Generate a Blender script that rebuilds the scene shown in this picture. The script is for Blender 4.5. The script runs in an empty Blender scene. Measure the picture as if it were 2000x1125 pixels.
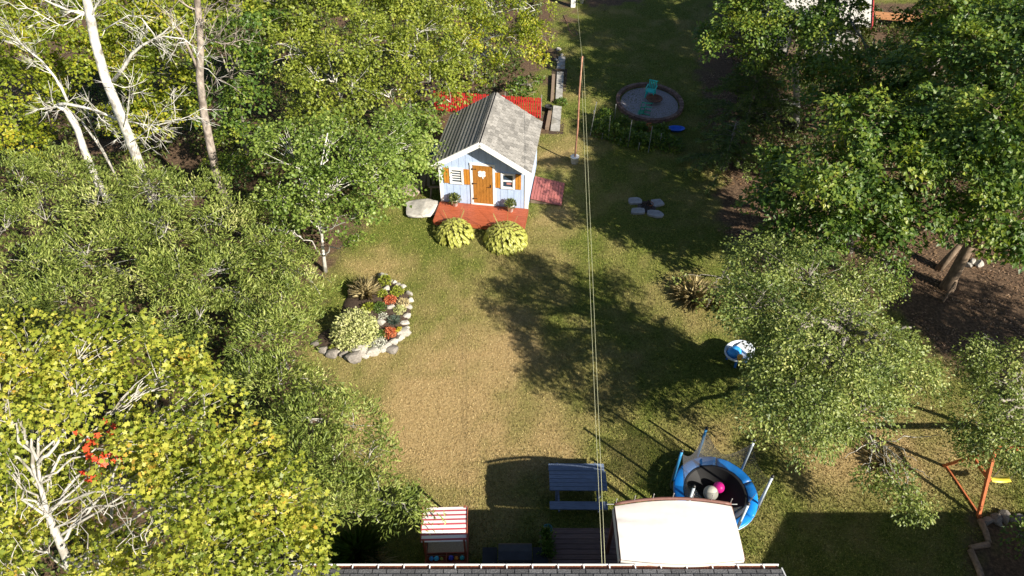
import bpy, math, random
import numpy as np
from mathutils import Vector, Matrix

# ------------------------------------------------------------------ camera, sky, sun, exposure
CAM_H, PITCH, FPX = 19.0, math.radians(44.0), 1351.0
scene = bpy.context.scene
col = scene.collection
cd = bpy.data.cameras.new('camera'); cam = bpy.data.objects.new('camera', cd); col.objects.link(cam)
cam.location = (0, 0, CAM_H); cam.rotation_euler = (math.pi/2-PITCH, 0, 0)
cd.sensor_width = 36; cd.lens = 36*FPX/2000; cd.clip_end = 2000; cd.clip_start = 0.1
scene.camera = cam
SUN_DX, SUN_DY = -1.17, 1.036            # where a shadow goes for each metre of height
sun_el = math.atan(1/math.hypot(SUN_DX, SUN_DY)); sun_az = math.atan2(-SUN_DX, -SUN_DY)
w = bpy.data.worlds.new('World'); scene.world = w; w.use_nodes = True
nt = w.node_tree; bg = nt.nodes['Background']
sky = nt.nodes.new('ShaderNodeTexSky'); sky.sky_type = 'NISHITA'; sky.sun_disc = False
sky.sun_elevation = sun_el; sky.sun_rotation = sun_az; sky.air_density = 1.0; sky.dust_density = 0.6
nt.links.new(sky.outputs[0], bg.inputs[0]); bg.inputs[1].default_value = 0.05
sd = bpy.data.lights.new('sun', 'SUN'); sd.energy = 5.0; sd.angle = math.radians(0.55); sd.color = (1.0, 0.92, 0.78)
sun = bpy.data.objects.new('sun', sd); col.objects.link(sun)
sun.rotation_euler = Vector((SUN_DX, SUN_DY, -1)).to_track_quat('-Z', 'Y').to_euler(); sun.location = (30, -25, 30)
vs = scene.view_settings; vs.view_transform = 'Standard'; vs.look = 'None'; vs.gamma = 1; vs.exposure = 1.15
vs.use_curve_mapping = False
scene.cycles.max_bounces = 6; scene.cycles.diffuse_bounces = 3; scene.cycles.transmission_bounces = 4
scene.cycles.transparent_max_bounces = 12

# ------------------------------------------------------------------ helpers
CP, SP = math.cos(PITCH), math.sin(PITCH)
def ray(x, y):
    u = (x-1000)/FPX; v = (562.5-y)/FPX
    return np.array([u, CP+v*SP, -SP+v*CP])
def P(x, y, h=0.0):                      # photo pixel at a known height
    d = ray(x, y); t = (h-CAM_H)/d[2]
    return Vector((t*d[0], t*d[1], h))
def PY(x, y, Y):                         # photo pixel on a vertical plane
    d = ray(x, y); t = Y/d[1]
    return Vector((t*d[0], Y, CAM_H+t*d[2]))
rnd = random.Random(7)

class MB:
    def __init__(s): s.v = []; s.f = []
    def add(s, vs, fs):
        n = len(s.v); s.v += [tuple(v) for v in vs]; s.f += [tuple(i+n for i in f) for f in fs]; return s
    def box(s, c, d, M=None, taper=1.0):
        hx, hy, hz = d[0]/2, d[1]/2, d[2]/2
        vs = [Vector((x*hx*(taper if z > 0 else 1), y*hy*(taper if z > 0 else 1), z*hz)) for z in (-1, 1) for x, y in ((-1,-1),(1,-1),(1,1),(-1,1))]
        if M is not None: vs = [M @ v for v in vs]
        vs = [v+Vector(c) for v in vs]
        return s.add(vs, [(3,2,1,0),(4,5,6,7),(0,1,5,4),(1,2,6,5),(2,3,7,6),(3,0,4,7)])
    def bar(s, a, b, w, h=None, up=(0,0,1)):
        a = Vector(a); b = Vector(b); h = h or w
        d = (b-a); L = d.length; d.normalize()
        sx = d.cross(Vector(up))
        if sx.length < 1e-4: sx = d.cross(Vector((1,0,0)))
        sx.normalize(); u = sx.cross(d)
        M = Matrix((sx, d, u)).transposed()
        return s.box((a+b)/2, (w, L, h), M)
    def tube(s, pts, r, n=6, cap=True):
        pts = [Vector(p) for p in pts]; m = len(pts)
        rs = r if isinstance(r, (list, tuple)) else [r]*m
        vs = []; ref = Vector((0.31, 0.17, 0.93))
        for i, p in enumerate(pts):
            d = (pts[min(i+1, m-1)]-pts[max(i-1, 0)])
            if d.length < 1e-6: d = Vector((0,0,1))
            d.normalize()
            a = d.cross(ref if abs(d.dot(ref)) < .95 else Vector((1,0,0))); a.normalize(); b = d.cross(a)
            for k in range(n):
                t = 2*math.pi*k/n
                vs.append(p+(a*math.cos(t)+b*math.sin(t))*rs[i])
        fs = [(i*n+k, i*n+(k+1)%n, (i+1)*n+(k+1)%n, (i+1)*n+k) for i in range(m-1) for k in range(n)]
        if cap: fs += [tuple(range(n-1, -1, -1)), tuple((m-1)*n+k for k in range(n))]
        return s.add(vs, fs)
    def lathe(s, prof, n=16, c=(0,0,0), sx=1, sy=1):
        c = Vector(c); vs = []; m = len(prof)
        for r, z in prof:
            for k in range(n):
                t = 2*math.pi*k/n; vs.append(c+Vector((r*math.cos(t)*sx, r*math.sin(t)*sy, z)))
        fs = [(i*n+k, i*n+(k+1)%n, (i+1)*n+(k+1)%n, (i+1)*n+k) for i in range(m-1) for k in range(n)]
        if prof[0][0] > 1e-3: fs.append(tuple(range(n-1, -1, -1)))
        if prof[-1][0] > 1e-3: fs.append(tuple((m-1)*n+k for k in range(n)))
        return s.add(vs, fs)
    def prism(s, poly, axis, a, b):      # polygon in the two other axes, extruded along axis
        def mk(p, t):
            q = list(p); q.insert(axis, t); return tuple(q)
        n = len(poly)
        vs = [mk(p, a) for p in poly]+[mk(p, b) for p in poly]
        fs = [tuple(range(n-1, -1, -1)), tuple(range(n, 2*n))]+[(i, (i+1)%n, n+(i+1)%n, n+i) for i in range(n)]
        return s.add(vs, fs)
    def mesh(s, name, mat, smooth=False):
        me = bpy.data.meshes.new(name); me.from_pydata(s.v, [], s.f); me.update()
        import bmesh
        bm = bmesh.new(); bm.from_mesh(me); bmesh.ops.recalc_face_normals(bm, faces=bm.faces); bm.to_mesh(me); bm.free()
        if smooth: me.polygons.foreach_set('use_smooth', [True]*len(me.polygons))
        if mat: me.materials.append(mat)
        return me
    def build(s, name, mat, parent=None, smooth=False, loc=None):
        return link(name, s.mesh(name, mat, smooth), parent, loc)

def link(name, me, parent=None, loc=None, rot=None, scale=None):
    o = bpy.data.objects.new(name, me); col.objects.link(o); o.parent = parent
    if loc is not None: o.location = loc
    if rot is not None: o.rotation_euler = rot
    if scale is not None: o.scale = scale
    return o
def tag(o, label=None, cat=None, group=None, kind=None):
    if label: o['label'] = label
    if cat: o['category'] = cat
    if group: o['group'] = group
    if kind: o['kind'] = kind
    return o
def empty(name, loc, label, cat, group=None, rz=0.0):
    o = bpy.data.objects.new(name, None); col.objects.link(o); o.location = loc; o.rotation_euler = (0,0,rz)
    o.empty_display_size = .2
    return tag(o, label, cat, group)

# ------------------------------------------------------------------ materials
def new_mat(name):
    m = bpy.data.materials.new(name); m.use_nodes = True
    return m, m.node_tree, m.node_tree.nodes['Principled BSDF']
def N(t, typ, **kw):
    n = t.nodes.new(typ)
    for k, v in kw.items(): setattr(n, k, v)
    return n
def ramp(t, fac, stops):
    r = N(t, 'ShaderNodeValToRGB'); e = r.color_ramp.elements
    while len(e) < len(stops): e.new(0.5)
    for i, (p, c) in enumerate(stops): e[i].position = p; e[i].color = (*c, 1)
    t.links.new(fac, r.inputs[0]); return r.outputs[0]
def mix(t, fac, a, b, typ='MIX'):
    m = N(t, 'ShaderNodeMix', data_type='RGBA', blend_type=typ)
    for k, v in ((0, fac), (6, a), (7, b)):
        if isinstance(v, bpy.types.NodeSocket): t.links.new(v, m.inputs[k])
        elif k == 0: m.inputs[0].default_value = v
        else: m.inputs[k].default_value = (*v, 1)
    return m.outputs[2]
def M(name, c, rough=.6, var=.18, scale=6, bump=.0, spec=.35, metal=0, stretch=(1,1,1), dirt=None, island=0.0):
    m, t, b = new_mat(name)
    tc = N(t, 'ShaderNodeTexCoord'); mp = N(t, 'ShaderNodeMapping'); mp.inputs['Scale'].default_value = stretch
    t.links.new(tc.outputs['Object'], mp.inputs[0])
    nz = N(t, 'ShaderNodeTexNoise'); nz.inputs['Scale'].default_value = scale; nz.inputs['Detail'].default_value = 8; nz.inputs['Roughness'].default_value = .65
    t.links.new(mp.outputs[0], nz.inputs['Vector'])
    lo = tuple(x*(1-var*1.6) for x in c); hi = tuple(min(1, x*(1+var*1.2)) for x in c)
    o = ramp(t, nz.outputs[0], [(.28, lo), (.72, hi)])
    if dirt:
        n2 = N(t, 'ShaderNodeTexNoise'); n2.inputs['Scale'].default_value = scale*.35; n2.inputs['Detail'].default_value = 5
        t.links.new(tc.outputs['Object'], n2.inputs['Vector'])
        f = ramp(t, n2.outputs[0], [(.5, (0,0,0)), (.68, (.75,.75,.75))]); o = mix(t, f, o, dirt)
    if island:
        oi = N(t, 'ShaderNodeObjectInfo')
        f = N(t, 'ShaderNodeMapRange'); f.inputs[3].default_value = 1-island; f.inputs[4].default_value = 1+island*.6
        t.links.new(oi.outputs['Random'], f.inputs[0])
        hs = N(t, 'ShaderNodeHueSaturation'); t.links.new(f.outputs[0], hs.inputs['Value']); t.links.new(o, hs.inputs['Color']); o = hs.outputs[0]
    t.links.new(o, b.inputs['Base Color'])
    b.inputs['Roughness'].default_value = rough; b.inputs['Metallic'].default_value = metal; b.inputs['Specular IOR Level'].default_value = spec
    if bump:
        bp = N(t, 'ShaderNodeBump'); bp.inputs['Strength'].default_value = bump; bp.inputs['Distance'].default_value = .03
        t.links.new(nz.outputs[0], bp.inputs['Height']); t.links.new(bp.outputs[0], b.inputs['Normal'])
    return m
def leaf_mat(name, stops, trans=.38, nscale=.9, patch=None, rough=.45):
    m, t, b = new_mat(name)
    g = N(t, 'ShaderNodeNewGeometry'); tc = N(t, 'ShaderNodeTexCoord')
    nz = N(t, 'ShaderNodeTexNoise'); nz.inputs['Scale'].default_value = nscale; nz.inputs['Detail'].default_value = 3
    t.links.new(tc.outputs['Object'], nz.inputs['Vector'])
    a = N(t, 'ShaderNodeMath', operation='MULTIPLY'); a.inputs[1].default_value = .55; t.links.new(g.outputs['Random Per Island'], a.inputs[0])
    c = N(t, 'ShaderNodeMath', operation='MULTIPLY_ADD'); c.inputs[1].default_value = 1.5; c.inputs[2].default_value = -.52
    t.links.new(nz.outputs[0], c.inputs[0])
    s = N(t, 'ShaderNodeMath', operation='ADD', use_clamp=True); t.links.new(a.outputs[0], s.inputs[0]); t.links.new(c.outputs[0], s.inputs[1])
    o = ramp(t, s.outputs[0], stops)
    t.links.new(o, b.inputs['Base Color']); b.inputs['Roughness'].default_value = rough; b.inputs['Specular IOR Level'].default_value = .4
    tr = N(t, 'ShaderNodeBsdfTranslucent')
    br = N(t, 'ShaderNodeHueSaturation'); br.inputs['Value'].default_value = 1.25; br.inputs['Saturation'].default_value = 1.1
    t.links.new(o, br.inputs['Color']); t.links.new(br.outputs[0], tr.inputs['Color'])
    mx = N(t, 'ShaderNodeMixShader'); mx.inputs[0].default_value = trans
    t.links.new(b.outputs[0], mx.inputs[1]); t.links.new(tr.outputs[0], mx.inputs[2])
    t.links.new(mx.outputs[0], t.nodes['Material Output'].inputs[0])
    return m

# ------------------------------------------------------------------ ground
def vnoise(X, Y, s, seed=0):             # smooth value noise
    r = np.random.default_rng(seed); T = r.random((64, 64))
    x = X/s; y = Y/s; xi = np.floor(x).astype(int); yi = np.floor(y).astype(int); fx = x-xi; fy = y-yi
    fx = fx*fx*(3-2*fx); fy = fy*fy*(3-2*fy)
    g = lambda a, b: T[a % 64, b % 64]
    return (g(xi, yi)*(1-fx)+g(xi+1, yi)*fx)*(1-fy)+(g(xi, yi+1)*(1-fx)+g(xi+1, yi+1)*fx)*fy
def poly_sd(X, Y, poly):                 # signed distance, inside positive
    p = np.array(poly); inside = np.zeros(X.shape, bool); d = np.full(X.shape, 1e9)
    for i in range(len(p)):
        a, b = p[i], p[(i+1) % len(p)]
        e = b-a; t = np.clip(((X-a[0])*e[0]+(Y-a[1])*e[1])/(e@e+1e-9), 0, 1)
        d = np.minimum(d, np.hypot(X-a[0]-t*e[0], Y-a[1]-t*e[1]))
        if abs(b[1]-a[1]) > 1e-9:
            inside ^= ((a[1] > Y) != (b[1] > Y)) & (X < (b[0]-a[0])*(Y-a[1])/(b[1]-a[1])+a[0])
    return np.where(inside, d, -d)
def G(*pts): return [tuple(P(x, y))[:2] for x, y in pts]
SOIL = [
    [(-60, -10)]+G((560, 1125), (600, 1010), (660, 880), (620, 770), (585, 670), (610, 580), (640, 510), (720, 420), (800, 385), (866, 345), (868, 250), (1000, 190), (1075, 130), (1085, 40), (1085, 2))+[(3.5, 80), (-60, 80)],
    G((1400, 8), (1370, 150), (1400, 330), (1420, 470), (1480, 545), (1600, 520), (1700, 600), (1790, 640), (1830, 700), (1900, 730), (2060, 735), (2300, 600), (2300, 8)),
    G((1935, 1020), (2060, 1015), (2100, 1200), (1925, 1200), (1905, 1080), (1930, 1060)),
    G((1068, 130), (1085, 130), (1078, 260), (1050, 262)),
    G((1085, 0), (1125, 0), (1120, 40), (1098, 42)),
    G((1140, -8), (1260, -8), (1255, 8), (1150, 12)),
]
def soil_f(X, Y):
    d = np.full(X.shape, -99.)
    for pl in SOIL: d = np.maximum(d, poly_sd(X, Y, pl))
    d = d+(vnoise(X, Y, .9, 3)-.5)*1.3+(vnoise(X, Y, .3, 4)-.5)*.5
    return np.clip(d/.5+.5, 0, 1)
DRY = [(900, 760, 3.2, 1.0), (1000, 640, 2.6, .45), (830, 860, 1.6, .8), (930, 920, 1.6, .5), (740, 520, 1.2, .7), (1600, 880, 2.2, .75), (1740, 880, 1.6, .9), (1080, 890, 1.0, .7), (1350, 570, 1.1, .9),
       (1090, 300, 2.0, .75), (1100, 420, 1.3, .6), (1000, 500, 1.2, .4), (1880, 900, 1.0, .4), (1400, 840, 1.2, .3)]
def dry_f(X, Y):
    d = np.zeros(X.shape)
    for px, py, r, s in DRY:
        c = P(px, py); d = d+s*np.exp(-((X-c.x)**2+(Y-c.y)**2)/(r*r))
    d = d*.85+(vnoise(X, Y, 1.6, 1)-.5)*.55+(vnoise(X, Y, .45, 2)-.5)*.5+.08
    return np.clip(d, 0, 1)
def axis(a, b, st):
    x = list(np.arange(a, b, st)); e = st; lo, hi = x[0], x[-1]
    while hi < 900: e *= 1.6; hi += e; lo -= e; x = [lo]+x+[hi]
    return np.array(x)
gx, gy = axis(-30, 32, .3), axis(-6, 62, .3)
XX, YY = np.meshgrid(gx, gy, indexing='xy')
ZZ = (vnoise(XX, YY, 2.2, 8)-.5)*.05
me = bpy.data.meshes.new('lawn')
nx, ny = len(gx), len(gy)
vs_ = np.stack([XX, YY, ZZ], -1).reshape(-1, 3)
idx = np.arange(nx*ny).reshape(ny, nx)
fs_ = np.stack([idx[:-1, :-1], idx[:-1, 1:], idx[1:, 1:], idx[1:, :-1]], -1).reshape(-1, 4)
def fast_mesh(name, verts, faces, mat, smooth=False):
    me = bpy.data.meshes.new(name); k = faces.shape[1]
    me.vertices.add(len(verts)); me.vertices.foreach_set('co', np.ascontiguousarray(verts, np.float32).ravel())
    me.loops.add(faces.size); me.loops.foreach_set('vertex_index', np.ascontiguousarray(faces, np.int32).ravel())
    me.polygons.add(len(faces)); me.polygons.foreach_set('loop_start', np.arange(0, faces.size, k, dtype=np.int32))
    if smooth: me.polygons.foreach_set('use_smooth', np.ones(len(faces), bool))
    me.update(calc_edges=True); me.materials.append(mat)
    return me
def set_attr(me, name, arr):
    a = me.attributes.new(name, 'FLOAT', 'POINT'); a.data.foreach_set('value', np.ascontiguousarray(arr, np.float32).ravel())

GREEN_A, GREEN_B = (.058, .086, .015), (.165, .19, .038)
DRY_A, DRY_B = (.23, .165, .068), (.45, .33, .165)
m, t, b = new_mat('lawn_ground')
tc = N(t, 'ShaderNodeTexCoord')
def noise(t, vec, s, det=6, ro=.6):
    n = N(t, 'ShaderNodeTexNoise'); n.inputs['Scale'].default_value = s; n.inputs['Detail'].default_value = det; n.inputs['Roughness'].default_value = ro
    t.links.new(vec, n.inputs['Vector']); return n.outputs[0]
a1 = N(t, 'ShaderNodeAttribute', attribute_name='dry').outputs['Fac']; a2 = N(t, 'ShaderNodeAttribute', attribute_name='soil').outputs['Fac']
n1 = noise(t, tc.outputs['Object'], 9, 8, .7); n2 = noise(t, tc.outputs['Object'], 26, 4); n3 = noise(t, tc.outputs['Object'], 2.3, 6)
gr = ramp(t, n1, [(.3, tuple(.7*x for x in GREEN_A)), (.7, GREEN_B)]); dr = ramp(t, n2, [(.3, DRY_A), (.7, tuple(.9*x for x in DRY_B))])
so = ramp(t, n1, [(.3, (.035, .025, .017)), (.5, (.095, .063, .041)), (.75, (.22, .145, .092))])
o = mix(t, a1, gr, dr); o = mix(t, a2, o, so); t.links.new(o, b.inputs['Base Color']); b.inputs['Roughness'].default_value = .9; b.inputs['Specular IOR Level'].default_value = .1
bp = N(t, 'ShaderNodeBump'); bp.inputs['Strength'].default_value = .8; bp.inputs['Distance'].default_value = .06; t.links.new(n1, bp.inputs['Height']); t.links.new(bp.outputs[0], b.inputs['Normal'])
me = fast_mesh('lawn', vs_, fs_, m, True)
set_attr(me, 'dry', dry_f(XX, YY)); set_attr(me, 'soil', soil_f(XX, YY))
tag(link('lawn', me), kind='structure')

# grass blades
def grass():
    r = np.random.default_rng(5); n = 620000
    # more tufts close to the camera
    Y = 6+44*r.random(n)**1.35; half = 9+Y*.62
    X = (r.random(n)*2-1)*half
    s = soil_f(X, Y); keep = r.random(n) > s*1.15
    hs = (X > -5.2) & (X < 6.4) & (Y < 7.2); keep &= ~hs
    X, Y = X[keep], Y[keep]; n = len(X)
    d = dry_f(X, Y); Z = (vnoise(X, Y, 2.2, 8)-.5)*.05
    L = (.03+.04*r.random(n))*(1-.25*d)
    V = []; 
    for k in range(2):
        a = r.random(n)*2*np.pi; wd = .009+.010*r.random(n); tilt = .15+.75*r.random(n)
        b2 = r.random(n)*2*np.pi
        ox, oy = (r.random(n)-.5)*.05, (r.random(n)-.5)*.05
        p0 = np.stack([X+ox-np.cos(a)*wd, Y+oy-np.sin(a)*wd, Z-.005], -1); p1 = np.stack([X+ox+np.cos(a)*wd, Y+oy+np.sin(a)*wd, Z-.005], -1)
        p2 = np.stack([X+ox+np.cos(b2)*L*np.sin(tilt)*1.3, Y+oy+np.sin(b2)*L*np.sin(tilt)*1.3, Z+L*np.cos(tilt)], -1)
        V.append(np.stack([p0, p1, p2], 1))
    V = np.concatenate(V, 0).reshape(-1, 3); F = np.arange(len(V)).reshape(-1, 3)
    m, t, b = new_mat('grass_blade')
    a1 = N(t, 'ShaderNodeAttribute', attribute_name='dry').outputs['Fac']; g = N(t, 'ShaderNodeNewGeometry').outputs['Random Per Island']
    o = mix(t, a1, ramp(t, g, [(0, GREEN_A), (.6, GREEN_B), (1, (.3, .29, .07))]), ramp(t, g, [(0, DRY_A), (.75, DRY_B), (1, (.56, .45, .24))]))
    t.links.new(o, b.inputs['Base Color']); b.inputs['Roughness'].default_value = .7; b.inputs['Specular IOR Level'].default_value = .2
    me = fast_mesh('grass', V, F, m); dd = np.clip(d+(r.random(n)-.5)*.5, 0, 1)
    set_attr(me, 'dry', np.repeat(np.concatenate([dd, dd]), 3))
    tag(link('grass', me), 'short patchy lawn grass, half green and half dry', 'grass', kind='stuff')
grass()

# ------------------------------------------------------------------ foliage
LEAF = {
 'oval': (np.array([[0,0,0],[.45,.5,.08],[1,0,-.12],[.45,-.5,.08]]), [(0,1,2),(0,2,3)]),
 'maple': (np.array([[0,0,0],[-.02,.42,.04],[.32,.34,.02],[.5,.62,.0],[.62,.2,.0],[1,0,-.1],[.62,-.2,.0],[.5,-.62,.0],[.32,-.34,.02],[-.02,-.42,.04]]),
           [(0,1,2),(2,3,4),(0,2,4),(4,5,6),(0,4,6),(6,7,8),(0,6,8),(0,8,9)]),
 'palm5': (np.array([[0,0,0],[.3,.55,.05],[1,0,-.1],[.3,-.55,.05],[.62,.28,0],[.62,-.28,0]]), [(0,1,4),(0,4,2),(0,2,5),(0,5,3)]),
}
def nrm(a): return a/(np.linalg.norm(a, axis=-1, keepdims=True)+1e-9)
def leaf_mesh(name, pos, d, n, L, W, kind, mat):
    T, F = LEAF[kind]; k = len(T)
    d = nrm(d); n = nrm(n-d*np.sum(n*d, -1, keepdims=True)); s = np.cross(d, n)
    V = pos[:, None, :]+d[:, None, :]*(T[None, :, 0:1]*L[:, None, None])+s[:, None, :]*(T[None, :, 1:2]*W[:, None, None])+n[:, None, :]*(T[None, :, 2:3]*L[:, None, None])
    F = np.array(F); FF = (np.arange(len(pos))[:, None, None]*k+F[None]).reshape(-1, 3)
    return fast_mesh(name, V.reshape(-1, 3), FF, mat)
def curve(a, b, bend, n=5, sag=0.0):
    a = Vector(a); b = Vector(b); out = []
    for i in range(n):
        t = i/(n-1); p = a.lerp(b, t)+Vector(bend)*(4*t*(1-t)); p.z += sag*4*t*(1-t); out.append(p)
    return out
def wiggle(pts, rr, amp=.05, sub=3):
    pts = [Vector(p) for p in pts]; out = []
    for i in range(len(pts)-1):
        p0, p1, p2, p3 = pts[max(i-1, 0)], pts[i], pts[i+1], pts[min(i+2, len(pts)-1)]
        for k in range(sub):
            t = k/sub; q = .5*((2*p1)+(p2-p0)*t+(2*p0-5*p1+4*p2-p3)*t*t+(3*p1-p0-3*p2+p3)*t*t*t)
            if i+k: q = q+Vector((rr.gauss(0, amp), rr.gauss(0, amp), rr.gauss(0, amp)))
            out.append(q)
    return out+[pts[-1]]
def B(px, py, h, r, rz=None):
    p = P(px, py, h); return (p.x, p.y, p.z, r, rz or r*.75)

def crown_points(rng, blobs, dens, shell=.45, low=-.5):
    C, O, R = [], [], []
    for (x, y, z, r, rz) in blobs:
        n = max(4, int(dens*r*r*4))
        d = nrm(rng.normal(size=(n*2, 3))); d = d[d[:, 2] > low][:n]; n = len(d)
        rad = (shell+(1-shell)*rng.random(n)**.6)*(.82+.3*rng.random(n))
        p = np.array([x, y, z])+d*rad[:, None]*np.array([r, r, rz])
        C.append(p); O.append(d); R.append(np.full(n, r))
    return np.concatenate(C), np.concatenate(O), np.concatenate(R)

def tree(name, label, cat, base, blobs, mat, bark, kind='oval', L=.10, W=.075, dens=4.0, per=34, rc=.42, flat=.35, r0=.13, seed=0,
         group=None, twig=.55, trunk=None, limbs=(), up=.8, streak=None, shell=.45, low=-.5, jit=.55, limb_r=.5, hollow=None, lim_from=None):
    rng = np.random.default_rng(seed); rr = random.Random(seed)
    base = Vector(base); e = empty(name, base, label, cat, group)
    C, O, R = crown_points(rng, blobs, dens, shell, low)
    keep = (C[:, 2] > .15) & (vnoise(C[:, 0]+C[:, 2]*.9+31, C[:, 1]+C[:, 2]*.35, .85, 21) > .26)   # gaps between the boughs
    if hollow is not None:
        for hx, hy, hz, hr in hollow: keep &= np.linalg.norm(C-np.array([hx, hy, hz]), axis=1) > hr
    C, O, R = C[keep], O[keep], R[keep]
    # wood
    mb = MB(); bl = [Vector(b[:3]) for b in blobs]
    cen = sum(bl, Vector())/len(bl); top = max(b[2] for b in blobs)
    if trunk is None:
        tp = Vector((base.x*.35+cen.x*.65, base.y*.35+cen.y*.65, top*.92))
        trunk = curve(base-Vector((0,0,.15)), tp, (rr.uniform(-.25,.25), rr.uniform(-.25,.25), 0), 7)
    trunk = [Vector(p) for p in trunk]; m = len(trunk)
    mb.tube(trunk, [r0*(1.25 if i == 0 else 1-.8*i/(m-1)) for i in range(m)], 8)
    for pts, ra, rb in limbs:
        pts = wiggle(pts, rr, .035); k = len(pts); mb.tube(pts, [ra+(rb-ra)*i/(k-1) for i in range(k)], 6)
    paths = []
    for bi, b in enumerate(bl):
        # start on the trunk somewhere below the blob
        cand = [p for p in trunk if p.z < b.z-.3*(b-trunk[-1]).length] or trunk[:max(1, m//2)]
        st = cand[-1] if len(cand) else trunk[m//2]
        pt = curve(st, b, (rr.uniform(-.2,.2), rr.uniform(-.2,.2), 0), 6, sag=.12*(b-st).length*rr.uniform(.3, 1))
        ra = r0*limb_r*rr.uniform(.8, 1.1); pw_ = wiggle(pt, rr, .05, 2); kw = len(pw_)-1; mb.tube(pw_, [ra*(1-.8*i/kw)+.006 for i in range(kw+1)], 6); paths.append(pt)
    barr = np.array([tuple(b) for b in bl])
    for c, o_ in zip(C, O):
        if rr.random() > twig: continue
        bi = int(np.argmin(np.linalg.norm(barr-c, axis=1))); pt = paths[bi]
        s = pt[rr.choice((3, 4, 5))]
        mb.tube(curve(s, c, (rr.uniform(-.12,.12), rr.uniform(-.12,.12), rr.uniform(0,.15)), 4), [.016, .012, .009, .005], 3, cap=False)
    mb.build('trunk', bark, e, True, loc=(-base.x, -base.y, -base.z))
    # leaves
    nC = len(C); k = np.clip(rng.normal(per, per*.35, nC), 4, None).astype(int)
    ci = np.repeat(np.arange(nC), k); n = len(ci); c = C[ci]; o_ = O[ci]
    zup = np.array([0, 0, 1.0])
    pn = nrm(zup*up+O*.55+rng.normal(size=O.shape)*.28)[ci]
    a = nrm(np.cross(pn, nrm(rng.normal(size=(n, 3))))); bb = np.cross(pn, a)
    th = rng.random(n)*2*np.pi; rad = np.sqrt(rng.random(n))*rc*(.7+.6*rng.random(nC))[ci]
    off = (a*np.cos(th)[:, None]+bb*np.sin(th)[:, None])
    pos = c+off*rad[:, None]+pn*(rng.normal(size=n)*flat*rc*.5)[:, None]-zup*(rad**2*.25)[:, None]
    nn = nrm(pn+rng.normal(size=(n, 3))*jit)
    if streak is not None:
        ax = nrm(O*.7+np.array(streak)+rng.normal(size=O.shape)*.35)[ci]; dd = nrm(ax+rng.normal(size=(n, 3))*.38)
    else: dd = nrm(off*.8+o_*.4-zup*.25+rng.normal(size=(n, 3))*.45)
    sz = .65+.7*rng.random(n)
    ok = pos[:, 2] > .05
    me = leaf_mesh('crown', (pos-np.array(tuple(base)))[ok], dd[ok], nn[ok], (L*sz)[ok], (W*sz)[ok], kind, mat)
    link('crown', me, e)
    return e

BK_WHITE = M('birch_bark', (.62, .60, .55), .7, .35, 9, .3, stretch=(1,1,.5), dirt=(.12,.1,.085))
BK_PALE = M('pale_grey_bark', (.42, .40, .36), .8, .35, 8, .3, dirt=(.16,.14,.11))
BK_GREY = M('grey_bark', (.24, .22, .19), .85, .35, 10, .4, stretch=(1,1,.4), dirt=(.08,.07,.055))
BK_BROWN = M('brown_bark', (.2, .145, .1), .85, .35, 10, .4, stretch=(1,1,.4), dirt=(.09,.065,.045))
LF_YEL = leaf_mat('yellowing_maple_leaves', [(0,(.09,.13,.018)),(.3,(.2,.25,.03)),(.6,(.36,.38,.05)),(.88,(.52,.49,.09)),(.97,(.55,.36,.06))], .4, 1.1)
LF_WIL = leaf_mat('grey_green_leaves', [(0,(.075,.115,.022)),(.4,(.17,.225,.045)),(.75,(.31,.36,.085)),(1,(.52,.52,.22))], .3, .7)
LF_MAP = leaf_mat('yellow_green_maple_leaves', [(0, (0.07, 0.111, 0.014)), (0.4, (0.168, 0.221, 0.021)), (0.75, (0.337, 0.364, 0.029)), (1, (0.505, 0.403, 0.041))], .42, .6)
LF_BIR = leaf_mat('birch_leaves', [(0, (0.08, 0.115, 0.018)), (0.4, (0.182, 0.23, 0.03)), (0.75, (0.306, 0.351, 0.049)), (1, (0.467, 0.446, 0.097))], .4, .7)
LF_ASP = leaf_mat('aspen_leaves', [(0, (0.064, 0.115, 0.022)), (0.4, (0.142, 0.216, 0.036)), (0.75, (0.255, 0.331, 0.067)), (1, (0.439, 0.486, 0.158))], .38, .8)
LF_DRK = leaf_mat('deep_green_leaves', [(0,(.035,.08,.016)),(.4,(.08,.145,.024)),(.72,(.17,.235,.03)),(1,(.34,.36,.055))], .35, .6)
LF_APL = leaf_mat('apple_leaves', [(0, (0.066, 0.105, 0.025)), (0.4, (0.146, 0.196, 0.044)), (0.75, (0.262, 0.308, 0.076)), (1, (0.466, 0.462, 0.164))], .28, .9)
LF_SPR = leaf_mat('needle_sprays', [(0,(.045,.09,.025)),(.5,(.11,.17,.035)),(1,(.28,.33,.07))], .15, .8)
LF_RED = leaf_mat('red_maple_leaves', [(0,(.55,.04,.02)),(1,(.7,.12,.04))], .35, 1)
LF_UND = leaf_mat('undergrowth_leaves', [(0,(.03,.05,.012)),(.5,(.07,.1,.02)),(1,(.15,.17,.03))], .3, .5)

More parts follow.
